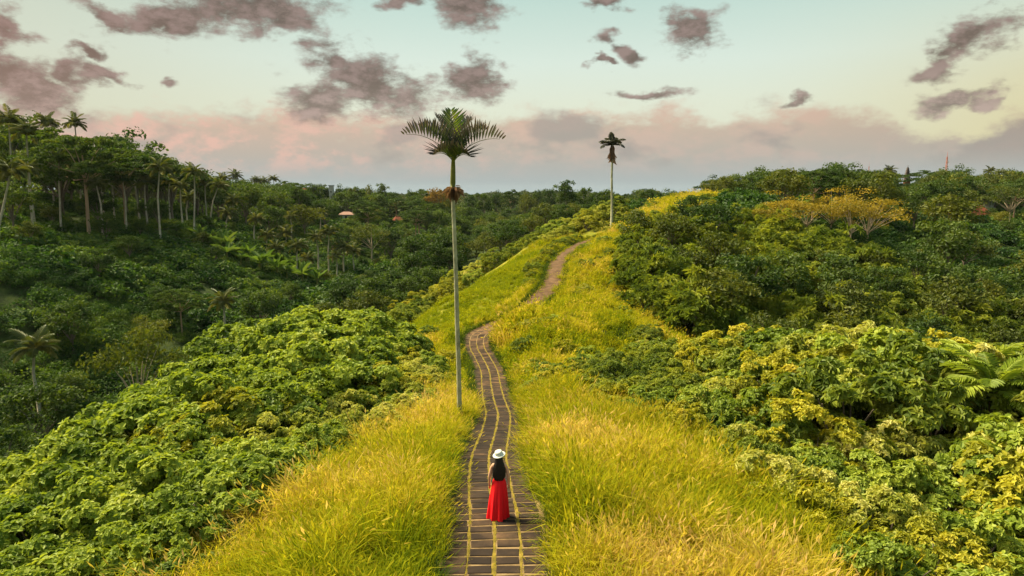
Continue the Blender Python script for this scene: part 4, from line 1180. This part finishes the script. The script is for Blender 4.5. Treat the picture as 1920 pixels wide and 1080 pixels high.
TR['tall'] = [make_tree(520 + i, 15, 4, 4.4, M['deep'], M['bark'], 'tall', 50, 56, .52) for i in range(2)]
TR_H = {'deep': 11, 'olive': 10, 'lacy': 12, 'umb': 13, 'gold': 9, 'russet': 11, 'tall': 15}
SKY_X = [-200, 0, 60, 110, 150, 200, 260, 300, 340, 400, 450, 500, 560, 620, 690, 715, 740, 800, 850, 900, 980, 1030, 1050, 1075, 1100, 1130, 1170, 1200, 1240, 1300, 1340, 1420, 1500, 1550, 1590, 1640, 1680, 1720, 1750, 1800, 1850, 1920, 2200]
SKY_Y = [215, 216, 238, 236, 230, 244, 270, 294, 304, 335, 338, 346, 345, 345, 350, 342, 362, 346, 358, 360, 354, 350, 340, 332, 342, 356, 366, 350, 360, 360, 334, 318, 322, 318, 306, 322, 330, 318, 312, 310, 324, 312, 310]
rgT = random.Random(9)
KEEP = []      # (x0, y0, x1, y1, D): picture boxes of things that stand free in front of the wood
def keep(px, py, D, hw, up, down): KEEP.append((px - hw, py - up, px + hw, py + down, D))
for q in [(299, 316, 150, 20, 30, 100), (338, 350, 168, 16, 20, 45), (364, 324, 165, 18, 30, 78), (402, 348, 190, 18, 25, 75), (438, 376, 200, 16, 18, 60), (480, 412, 190, 17, 20, 45), (544, 408, 212, 14, 16, 40),
          (517, 466, 165, 20, 18, 50), (557, 462, 160, 22, 18, 55), (617, 437, 176, 22, 18, 70), (645, 466, 176, 22, 18, 50), (16, 226, 155, 26, 20, 60), (49, 247, 150, 26, 20, 90), (12, 322, 118, 26, 30, 70),
          (230, 338, 158, 14, 15, 36), (271, 342, 165, 14, 15, 36), (150, 226, 150, 70, 0, 225), (746, 410, 318, 14, 14, 14), (650, 402, 300, 18, 12, 8), (622, 350, 350, 8, 4, 24), 
          (1838, 380, 205, 18, 60, 40), (1700, 312, 300, 8, 4, 36), (695, 412, 215, 50, 0, 90), (1550, 350, 112, 130, 0, 115), (1902, 338, 165, 30, 0, 120), (1066, 328, 200, 40, 0, 50), (245, 588, 76, 70, 0, 110), (64, 655, 84, 50, 40, 40), (418, 566, 112, 24, 20, 40), (490, 455, 158, 60, 40, 30), (505, 442, 182, 16, 14, 40), (592, 446, 182, 14, 14, 45), (577, 486, 168, 16, 14, 40), (428, 400, 185, 14, 14, 40), (252, 322, 172, 14, 14, 40), (200, 305, 168, 26, 16, 50), (318, 338, 176, 14, 14, 50), (420, 490, 140, 110, 30, 40)]:
    keep(*q)
def blocks(x, y, z, Rr, H):
    px, py1 = project(x, y, z); _, py0 = project(x, y, z + H); w = Rr * FPX / y
    for (a, b, c, d_, D) in KEEP:
        if y < D + 4 and px + w * .8 > a and px - w * .8 < c and py0 < d_ and py1 > b: return True
    return False
def tree(kind, x, y, s, name, label, group=None, cat='tree', fit=True, sz=1.0, v=None):
    z = th1(x, y)
    if fit and not (-90 < project(x, y, z + 4)[0] < 2010): return None
    if fit:      # keep the wood below its skyline
        for _ in range(16):
            px, py = project(x, y, z + TR_H[kind] * s * sz * .86)
            if py >= np.interp(px, SKY_X, SKY_Y) + 1 and not blocks(x, y, z, 4.5 * s, TR_H[kind] * s * .9): break
            s *= .93
        if s < .36: return None
    p = TR[kind][v] if v is not None else rgT.choice(TR[kind])
    return place(p, name, (x, y, z - .5 * s), rgT.uniform(0, 6.28), (s, s, s * sz), label, cat, group)
def tree_px(kind, px, py_top, D, s, *a, **k):
    """tree whose top stands in the direction of a pixel at distance D"""
    p = at(px, py_top, D); z = th1(p.x, D); sz = max(.5, (p.z - z)) / (TR_H[kind] * s)
    return tree(kind, p.x, D, s, *a, fit=False, sz=sz, **k)

# single trees one can point at
tree_px('umb', 150, 226, 150, 1.75, 'umbrella_tree', 'tall flat topped tree with straight pinkish trunk on the left hillside', v=0)
tree_px('umb', 225, 268, 162, 1.5, 'umbrella_tree', 'flat layered tree just right of the tall pink trunked tree', v=1)
tree_px('lacy', 245, 588, 76, .95, 'olive_tree', 'loose olive tree with pale forked trunk in the left valley', v=0)
tree_px('lacy', 695, 412, 215, 1.5, 'forest_tree', 'broad tree with pale twin trunks in the middle valley', v=1)
tree_px('tall', 1064, 328, 200, .75, 'round_crowned_tree', 'tall dark rounded tree rising above the ridge left of the lone palm', v=0)
tree_px('deep', 1096, 342, 205, .62, 'round_crowned_tree', 'smaller dark tree touching the tall rounded tree')
tree_px('deep', 1200, 346, 290, 1.1, 'forest_tree', 'dark spreading tree on the skyline right of the lone palm')
tree_px('russet', 818, 344, 330, 1.5, 'russet_tree', 'brownish crowned tree on the skyline left of the tall palm')
tree_px('umb', 1742, 312, 290, 1.6, 'umbrella_tree', 'wide dark umbrella tree on the right skyline', v=1)
tree_px('deep', 1802, 308, 290, 1.3, 'forest_tree', 'dark tree under the radio mast on the right skyline')
tree_px('lacy', 1902, 338, 165, 1.15, 'forest_tree', 'tree with pale forked trunk at the right picture edge', v=0)
tree_px('gold', 1475, 362, 112, 1.25, 'golden_tree', 'golden leaved tree at the left of the yellow group on the right hill', v=0)
tree_px('gold', 1560, 352, 113, 1.25, 'golden_tree', 'golden leaved tree in the middle of the yellow group on the right hill', v=1)
tree_px('gold', 1632, 350, 110, 1.25, 'golden_tree', 'golden tree with bare leaning pale trunk on the right hill', v=2)
tree_px('gold', 1432, 376, 106, 1.0, 'golden_tree', 'small golden tree lowest of the yellow group on the right hill', v=2)
tree_px('gold', 1512, 364, 109, 1.05, 'golden_tree', 'golden tree between the left and middle ones of the yellow group', v=2)
tree_px('gold', 1598, 362, 107, 1.05, 'golden_tree', 'golden tree between the middle and right ones of the yellow group', v=0)
tree_px('deep', 1590, 304, 140, 1.0, 'forest_tree', 'tallest dark tree on the crest behind the golden trees')

for i, (px, py) in enumerate([(505, 342), (522, 338), (547, 335), (584, 348), (604, 338), (640, 346), (655, 350), (672, 350), (690, 343), (714, 337), (735, 352), (772, 356), (790, 350), (840, 352), (884, 359), (905, 353), (932, 357), (958, 351), (985, 356), (1008, 349), (1030, 345), (1122, 352), (1180, 360), (1225, 354), (1250, 360)]):
    tree_px(['deep', 'olive', 'deep', 'tall', 'umb'][i * 7 % 5], px, py, 345 + (i * 37 % 60), rgT.uniform(.8, 1.25), 'skyline_tree', 'dark tree standing up along the skyline ' + ('left of the tall palm' if px < 850 else 'between the two palms' if px < 1147 else 'right of the lone palm'), 'skyline trees ' + ('left of the tall palm' if px < 850 else 'between the two palms' if px < 1147 else 'right of the lone palm'))
zone = lambda poly, sp, seed: poisson(poly, sp, seed, 5000)
TN = {'deep': ('broadleaf_tree', 'dark green round tree'), 'olive': ('olive_green_tree', 'olive green round tree'), 'tall': ('tall_dark_tree', 'tall narrow dark tree'), 'umb': ('umbrella_tree', 'flat crowned tree'), 'gold': ('golden_tree', 'yellowish tree')}
def wood(k, x, y, s, where, **q):
    nm, look = TN[k]
    return tree(k, x, y, s, nm, look + ' ' + where, look + 's ' + where, **q)
HILL_L = [(-100, 120), (-78, 160), (-70, 200), (-62, 260), (-60, 330), (-150, 340), (-190, 250), (-160, 150), (-135, 105)]
for (x, y) in zone(HILL_L, 9.5, 11):
    u = rgT.random()
    k = 'deep' if u < .68 else 'olive' if u < .80 else 'tall'
    wood(k, x, y, rgT.uniform(1.1, 2.3 if y < 215 else 1.5), 'in the left hilltop wood, ' + ('nearest slope' if y < 170 else 'behind the front palms' if y < 250 else 'along the far skyline'))
SLOPE_L = [(-120, 85), (-88, 70), (-62, 92), (-55, 125), (-62, 158), (-82, 160), (-100, 128), (-112, 118)]
for (x, y) in zone(SLOPE_L, 12, 15):
    k = rgT.choice(['deep', 'deep', 'deep', 'olive'])
    wood(k, x, y, rgT.uniform(.35, .6), 'on the creeper covered left slope, ' + ('lower half' if x > -82 else 'upper half'))
VAL_L = [(-22, 64), (-16, 105), (-16, 190), (-18, 260), (-24, 340), (-58, 330), (-60, 230), (-50, 190), (-46, 130), (-60, 100), (-90, 80), (-60, 60), (-34, 40)]
for (x, y) in zone(VAL_L, 9, 12):
    u = rgT.random()
    k = 'deep' if u < .72 else 'olive' if u < .86 else 'umb'
    z = th1(x, y); s = rgT.uniform(.8, 1.35)
    _, top = project(x, y, z + TR_H[k] * s)
    if y < 135: s *= .72
    wood(k, x, y, s, 'in the left valley, ' + ('close below the shrub bank' if y < 105 else 'around the valley palms' if y < 210 else 'at its far end'))
HILL_R = [(42, 116), (52, 120), (54, 150), (46, 160), (48, 220), (70, 290), (200, 300), (240, 230), (170, 130), (110, 85), (78, 72), (66, 92), (54, 110)]
for (x, y) in zone(HILL_R, 8.8, 13):
    if 117 < y < 156 and x - (19 + (y - 104) * .46) < 11: continue
    u = rgT.random()
    k = 'deep' if u < .55 else 'olive' if u < .86 else 'umb' if u < .98 else 'gold'
    s = rgT.uniform(.85, 1.5)
    px, py = project(x, y, th1(x, y) + TR_H[k] * s)
    if y < 112 and px < 1690 and py < 470: continue          # keeps the golden group in view
    wood(k, x, y, s, 'in the right hillside wood, ' + ('low in the right valley' if y < 115 else 'around the golden trees' if y < 165 else 'towards the skyline'))
for (x, y) in zone(RIGHT_MOUND, 6.5, 16):
    k = rgT.choice(['olive', 'olive', 'olive', 'deep'])
    if x < 15 or y > 104: continue
    wood(k, x, y, rgT.uniform(.5, .85), 'rising from the shrubs of the right mound')
MID = [(-16, 150), (14, 152), (38, 165), (60, 300), (60, 360), (-50, 350), (-24, 260)]
for (x, y) in zone(MID, 10, 14):
    wood(rgT.choice(['deep', 'olive', 'deep']), x, y, rgT.uniform(.7, 1.1), 'in the wood behind the ridge crest, ' + ('just below the crest' if y < 220 else 'farther away'))

# far woods: one mass to the horizon
FARB = [bush_mesh(340 + i, 270, .24, M['far']) for i in range(4)]
rgF = np.random.default_rng(5)
n = 9000
D = 340 * np.exp(rgF.uniform(0, 2.1, n)); px = rgF.uniform(-150, 2070, n)
x = (px - 960) / FPX * D * 1.04; y = D
z = th(x, y); s = rgF.uniform(4.5, 10, n) * (.8 + .5 * vnoise(x, y, 60, 4))
topx, topy = project(x, y, z + s * 1.25)
lim = np.interp(topx, SKY_X, SKY_Y) + rgF.uniform(0, 8, n) - 12 * vnoise(topx, 0 * topx, 16, 6) + 4
s = np.where(topy < lim, s * np.clip(1 - (lim - topy) * y / FPX / (s * 1.25), .3, 1), s)
scatter('far_wood', np.stack([x, y, z + .1 * s], 1), np.stack([0 * x, 0 * x, rgF.uniform(0, 6.28, n)], 1), np.stack([s, s, s * rgF.uniform(.8, 1.15, n)], 1), rgF.random(n), FARB, 'hazy far woods rolling to the horizon', 'woodland')

# ------------------------------------------------------------------ coconut palms
CF = [frond_mesh('coconut_frond', 3.5, e0, e1, 22, .85, .13, .05, sg, M['palm'], tn, seed=90 + i, rr=.05) for i, (e0, e1, sg, tn) in enumerate([(72, 12, .25, .45), (52, -25, .4, .5), (28, -52, .5, .55), (5, -70, .55, .75)])]
def coco_mesh(seed):
    mb = MB(); r = random.Random(seed)
    for i in range(8):
        a = r.uniform(0, 6.28); c = Vector((.3 * math.cos(a), .3 * math.sin(a), r.uniform(-.5, -.1))); rings = []
        for k in range(5):
            ph = math.pi * (k + .3) / 4.6; rings.append([(c.x + .15 * math.sin(ph) * math.cos(q), c.y + .15 * math.sin(ph) * math.sin(q), c.z + .18 * math.cos(ph)) for q in (0, 1.26, 2.51, 3.77, 5.03)])
        mb.loft(rings[::-1])
    return mb.mesh('coconuts', M['crownshaft'])
COCO = coco_mesh(1)
rgC = random.Random(4)
def coconut(px, py, D, label, group=None, lean=0.0, s=1.0):
    c = at(px, py, D)
    bx = c.x - lean; bz = th1(bx, D)
    H = max(4.0, c.z - bz)
    o = empty('coconut_palm', (bx, D, bz)); tag(o, label, 'palm tree', group)
    sw = rgC.uniform(-.4, .4)
    pts = [(0, 0, -.5), (lean * .15 + sw * .4, 0, H * .3), (lean * .5 + sw, 0, H * .65), (lean, 0, H)]
    mb = MB(); mb.tube(pts, [.26, .2, .17, .14], 7); mb.build('trunk', M['cocotrunk'], o, True)
    cn = obj('coconuts', COCO, o); cn.location = (lean, 0, H); cn.scale = (s, s, s)
    k = 0
    for ring, nf in ((0, 4), (1, 6), (2, 6), (3, 4)):
        for i in range(nf):
            f = obj('frond', CF[ring], o); f.location = (lean, 0, H)
            f.rotation_euler = (rgC.uniform(-.25, .25), rgC.uniform(-.15, .15), 2 * math.pi * i / nf + ring * .5 + rgC.uniform(-.3, .3)); q = s * rgC.uniform(.85, 1.12); f.scale = (q, q, q)
    return o
for a in [
    (16, 226, 155, 'palm rising highest at the left picture edge', 0, 1.25), (49, 247, 150, 'second tall palm from the left picture edge', 0, 1.2), (20, 322, 118, 'leaning palm with bare trunk at the left picture edge', 3.6, 1.05),
    (88, 232, 178, 'palm crown poking out left of the flat topped tree', 0, 1.1), (140, 232, 184, 'palm crown poking out above the flat topped tree', 0, 1.1), (230, 338, 158, 'short palm right of the tall pink trunked tree', 0, .9),
    (271, 342, 165, 'palm in the gap left of the tall pale trunked palm', 0, .9), (299, 316, 150, 'tall palm with long straight pale trunk on the left hill crest', .8, 1.05), (338, 350, 168, 'palm between the two tall pale trunked palms', 0, .9),
    (364, 324, 165, 'second tall pale trunked palm on the left hill crest', .9, .95), (410, 348, 190, 'palm with slanting trunk right of the tall palms', 3.0, 1.0), (417, 336, 232, 'skyline palm right behind the slanting palm', 0, 1.0),
    (441, 330, 250, 'skyline palm with ragged top in the left middle distance', 0, 1.05), (438, 376, 200, 'palm standing below the ragged skyline palm', .6, .9), (480, 412, 190, 'palm with drooping fronds halfway down the left slope', .8, .9),
    (467, 366, 250, 'small palm above the drooping palm on the left slope', 0, .85), (481, 339, 300, 'small skyline palm left of the pale house', 0, .95), (495, 341, 305, 'small skyline palm nearest the pale house', 0, .95), (544, 408, 212, 'palm with thin upright trunk in the middle valley', 0, .8),
    (517, 466, 165, 'left palm of the pair low on the valley side', 0, .85), (557, 462, 160, 'yellowish palm of the pair low on the valley side', .3, .95), (617, 437, 176, 'tallest of the three palms in the valley centre', .4, .95),
    (645, 466, 176, 'right palm of the three in the valley centre', .2, .9), (630, 480, 172, 'lowest palm of the three in the valley centre', 0, .7), (64, 655, 84, 'large dark palm deep in the valley at the lower left', 0, 1.0), (418, 566, 112, 'dark palm above the bright shrub bank on the left', 0, .85),
    (697, 396, 300, 'small palm below the skyline near the red roof', 0, .9), (1857, 322, 262, 'palm standing above the houses on the right hill', 0, .9), (1668, 320, 220, 'small palm left of the dark pagoda on the right skyline', 0, .75),
    (52, 318, 140, 'palm hidden among dark trees on the far left slope', 0, .9), (513, 336, 310, 'skyline palm right of the pale house', 0, .9)]:
    coconut(a[0], a[1], a[2], a[3], None, a[4], a[5])
for (px, py, D, ln) in [(188, 300, 170, 0), (212, 314, 168, .6), (252, 322, 172, -.5), (318, 338, 176, .5), (384, 344, 200, 0), (352, 372, 172, .4), (455, 346, 262, 0), (428, 400, 185, .6), (500, 442, 182, .5), (592, 446, 182, -.4), (577, 486, 168, .3), (536, 440, 196, .3), (664, 470, 190, 0), (600, 400, 230, .4), (110, 300, 150, .8), (180, 345, 150, -.6), (528, 352, 300, 0), (660, 360, 320, 0)]:
    coconut(px, py, D, 'slim palm standing among the trees of the left hillside', 'slim palms scattered over the left hillside', ln, rgC.uniform(.75, .95))

# banana plants along the crest of the grassy left slope
def banana_mesh(seed):
    rg = np.random.default_rng(seed); n = 9
    a = np.arange(n) * 2.4 + rg.normal(0, .2, n); e = rg.uniform(.6, 1.35, n)
    D = np.stack([np.cos(a) * np.cos(e), np.sin(a) * np.cos(e), np.sin(e)], 1); P = np.tile([0, 0, 1.3], (n, 1)) + D * .2
    Nn = np.stack([-np.cos(a) * np.sin(e), -np.sin(a) * np.sin(e), np.cos(e)], 1)
    V, F = leaf_quads(P, D, Nn, rg.uniform(1.6, 2.6, n), rg.uniform(.5, .75, n), rg.uniform(.2, .6, n), .15)
    fo = np_mesh('foliage', V, F, M['banana'], np.repeat(rg.random(n), 6))
    mb = MB(); mb.tube([(0, 0, -.3), (.03, 0, .8), (0, 0, 1.6)], [.16, .13, .08], 7)
    return [('foliage', fo), ('stem', mb.mesh('stem', M['crownshaft'], True))]
BAN = [banana_mesh(600 + i) for i in range(3)]
for i in range(26):
    t = i / 25
    p = at(375 + 215 * t + rgC.uniform(-12, 12), 408 + 78 * t + rgC.uniform(-8, 8), 158 + rgC.uniform(-6, 6))
    place(rgC.choice(BAN), 'banana_plant', (p.x, p.y, th1(p.x, p.y) + .3), rgC.uniform(0, 6.28), rgC.uniform(1.1, 1.7), 'light green banana plant along the edge of the left grassy slope', 'banana plant', 'banana plants of the left slope')

# ------------------------------------------------------------------ houses, pagoda, masts
M['tile_red'] = solid_mat('red_roof_tile', [(0, (.24, .07, .04)), (1, (.42, .13, .07))], scale=3)
M['tile_pink'] = solid_mat('weathered_pink_tile', [(0, (.20, .11, .09)), (1, (.32, .19, .155))], scale=3)
M['thatch'] = solid_mat('dark_thatch', [(0, (.045, .035, .032)), (1, (.10, .075, .065))], scale=3, stretch=(1, 1, 4))
M['white_wall'] = solid_mat('white_render', [(0, (.34, .33, .30)), (1, (.50, .49, .45))], scale=2, bump=.1)
M['grey_wall'] = solid_mat('grey_render', [(0, (.26, .28, .30)), (1, (.38, .39, .40))], scale=2, bump=.1)
M['orange_wall'] = solid_mat('orange_brick', [(0, (.42, .17, .08)), (1, (.56, .26, .13))], scale=2, bump=.1)
M['glass'] = solid_mat('dark_window', [(0, (.02, .025, .03)), (1, (.04, .045, .05))], rough=.15, bump=0, spec=.6)
M['wood'] = solid_mat('dark_wood', [(0, (.06, .035, .025)), (1, (.12, .07, .05))], scale=4)
M['mast_red'] = solid_mat('red_and_white_mast', [(0, (.42, .12, .08)), (1, (.55, .25, .2))], scale=.15, stretch=(0, 0, 1), bump=0)

def house(px, py, D, w, dpt, wall_h, roof_h, roof, wall, label, rz=0.0, gable=False, over=.5):
    """py is the eaves line"""
    p = at(px, py, D)
    gz = th1(p.x, D); base_z = p.z - wall_h
    o = empty('house', (p.x, D, base_z), rz); tag(o, label, 'house')
    mb = MB(); mb.box((0, 0, wall_h / 2), (w, dpt, wall_h)); mb.build('wall', wall, o)
    drop = max(.6, base_z - gz + .6)
    mb = MB(); mb.box((0, 0, -drop / 2 - .003), (w + .6, dpt + .6, drop)); mb.build('plinth', M['grey_wall'], o)
    a, b = w / 2 + over, dpt / 2 + over
    z0, z1 = wall_h - .05, wall_h + roof_h
    rd = a * (.98 if gable else .35)
    V = [(-a, -b, z0), (a, -b, z0), (a, b, z0), (-a, b, z0), (-rd, 0, z1), (rd, 0, z1), (-a, -b, z0 - .15), (a, -b, z0 - .15), (a, b, z0 - .15), (-a, b, z0 - .15)]
    mb = MB(); mb.add(V, [(0, 1, 5, 4), (1, 2, 5), (2, 3, 4, 5), (3, 0, 4), (6, 7, 1, 0), (7, 8, 2, 1), (8, 9, 3, 2), (9, 6, 0, 3), (9, 8, 7, 6)])
    ro = mb.build('roof', roof, o)
    mb = MB(); mb.tube([(-rd, 0, z1 + .03), (rd, 0, z1 + .03)], [.12, .12], 6); mb.build('ridge_cap', roof, ro)
    nw = max(1, int(w / 1.8))
    for i in range(nw):
        x = -w / 2 + (i + .5) * w / nw
        f = MB(); f.box((x, -dpt / 2 - .02, wall_h * .52), (.9, .06, wall_h * .5)); wf = f.build('window', M['wood'], o)
        f = MB(); f.box((x, -dpt / 2 - .055, wall_h * .52), (.72, .02, wall_h * .42)); f.build('pane', M['glass'], wf)
    return o
house(1836, 402, 200, 4.4, 3.6, 2.6, 2.4, M['tile_red'], M['white_wall'], 'house with orange tiled hip roof and white wall on the right hill', .2)
house(1846, 374, 214, 4.2, 4.0, 2.4, 2.8, M['thatch'], M['white_wall'], 'house with steep dark roof just above the orange roofed one', .7, True)
house(1851, 352, 226, 3.6, 3.4, 2.0, 1.2, M['tile_pink'], M['orange_wall'], 'small pavilion with pink tiled roof above the steep dark roof', -.1)
house(1852, 338, 240, 3.2, 3.2, 2.4, 2.0, M['thatch'], M['grey_wall'], 'topmost dark roofed pavilion on the right hill', .1)
house(746, 416, 318, 4.6, 4.6, 3.0, 2.6, M['tile_red'], M['grey_wall'], 'house with bright red hip roof in the middle distance', .5)
house(650, 402, 300, 6.6, 5, 2.4, 1.2, M['tile_pink'], M['grey_wall'], 'low house with faded pink roof left of the red roofed house', .1)
house(464, 366, 270, 5.0, 4, 2.6, 2.0, M['tile_red'], M['white_wall'], 'white walled house with orange roof on the left hill crest', -.3)
house(514, 358, 320, 5.0, 4, 3.0, 2.0, M['tile_pink'], M['white_wall'], 'pale house half hidden by palms on the far left crest', .2)
house(572, 360, 345, 5.4, 4, 2.8, 1.8, M['tile_red'], M['orange_wall'], 'orange walled house left of the white tower', .1)
p = at(622, 372, 350)
o = empty('white_tower', (p.x, 350, th1(p.x, 350))); tag(o, 'narrow white tower on the skyline above the valley', 'tower')
hT = at(622, 349, 350).z - o.location.z
mb = MB(); mb.box((0, 0, hT / 2), (2.2, 2.2, hT), taper=.9); mb.build('shaft', M['white_wall'], o)
mb = MB(); mb.box((0, 0, hT + .25), (2.5, 2.5, .5)); mb.build('cap', M['grey_wall'], o)
for k in range(3):
    mb = MB(); mb.box((0, -1.1, hT * (.45 + .18 * k)), (.5, .12, .8)); mb.build('window', M['glass'], o)

p = at(1700, 345, 300); gz = th1(p.x, 300)
o = empty('pagoda', (p.x, 300, gz)); tag(o, 'dark many tiered pagoda spire on the right skyline', 'pagoda')
zt = at(1700, 312, 300).z - gz; zb = at(1700, 344, 300).z - gz
mb = MB(); mb.box((0, 0, zb / 2 - .2), (2.6, 2.6, zb + .4)); mb.build('base', M['grey_wall'], o)
mb = MB(); mb.box((0, 0, zb + .5), (2.0, 2.0, 1.0)); mb.build('shrine', M['orange_wall'], o)
nt_ = 9
for k in range(nt_):
    q = k / nt_; wdt = 2.7 * (1 - q) + .7; z = zb + 1.0 + (zt - zb - 1.4) * q; hh = (zt - zb - 1.4) / nt_
    rings = [[(sx_ * wdt * f / 2, sy_ * wdt * f / 2, z + dz) for sx_, sy_ in ((-1, -1), (1, -1), (1, 1), (-1, 1))] for f, dz in ((1, 0), (.96, .12 * hh), (.55, .62 * hh), (.5, 1.0 * hh))]
    mb = MB(); mb.loft(rings); mb.build('tier_roof', M['thatch'], o)
mb = MB(); mb.tube([(0, 0, zt - .5), (0, 0, zt + .6)], [.15, .04], 6); mb.build('finial', M['thatch'], o)

def mast(px, py_top, D, w, label, name):
    p = at(px, py_top, D); gz = th1(p.x, D); H = p.z - gz
    o = empty(name, (p.x, D, gz)); tag(o, label, 'mast')
    cor = [(w * math.cos(a), w * math.sin(a)) for a in (0, 2.094, 4.189)]
    for cx, cy_ in cor:
        mb = MB(); mb.tube([(cx, cy_, 0), (cx * .25, cy_ * .25, H * .9)], [w * .14, w * .1], 5); mb.build('leg', M['mast_red'], o)
    mb = MB(); nb = 12
    for k in range(nb):
        z0, z1 = H * .9 * k / nb, H * .9 * (k + 1) / nb; f0, f1 = 1 - .75 * k / nb, 1 - .75 * (k + 1) / nb
        for i in range(3):
            a, b = cor[i], cor[(i + 1) % 3]
            mb.tube([(a[0] * f0, a[1] * f0, z0), (b[0] * f1, b[1] * f1, z1)], [w * .06] * 2, 4, False)
    mb.build('bracing', M['mast_red'], o)
    mb = MB(); mb.tube([(0, 0, H * .88), (0, 0, H)], [w * .12, w * .05], 5); mb.build('antenna', M['mast_red'], o)
    for k, zz in enumerate((.72, .80)):
        mb = MB(); mb.tube([(w * .5, -.2, H * zz), (w * .5, .2, H * zz + .1)], [w * .35, w * .3], 8); mb.build('dish', M['white_wall'], o)
mast(1777, 284, 520, 1.5, 'red lattice radio mast standing above the right skyline trees', 'radio_mast')
mast(1630, 304, 560, .8, 'thin faint mast left of the dark pagoda', 'radio_mast')

# ------------------------------------------------------------------ haze
hz = MB(); hz.box((0, 1800, 2), (7200, 5600, 130))
haze_m = bpy.data.materials.new('thin_haze'); haze_m.use_nodes = True
hn = haze_m.node_tree; hn.nodes.clear()
pv = hn.nodes.new('ShaderNodeVolumePrincipled'); pv.inputs['Color'].default_value = (.80, .87, .95, 1); pv.inputs['Density'].default_value = .00003
pv.inputs['Anisotropy'].default_value = 0.1
ho = hn.nodes.new('ShaderNodeOutputMaterial'); hn.links.new(pv.outputs[0], ho.inputs['Volume'])
haze = hz.build('haze', haze_m); tag(haze, 'thin blue evening haze over the far woods', None, None, 'stuff')
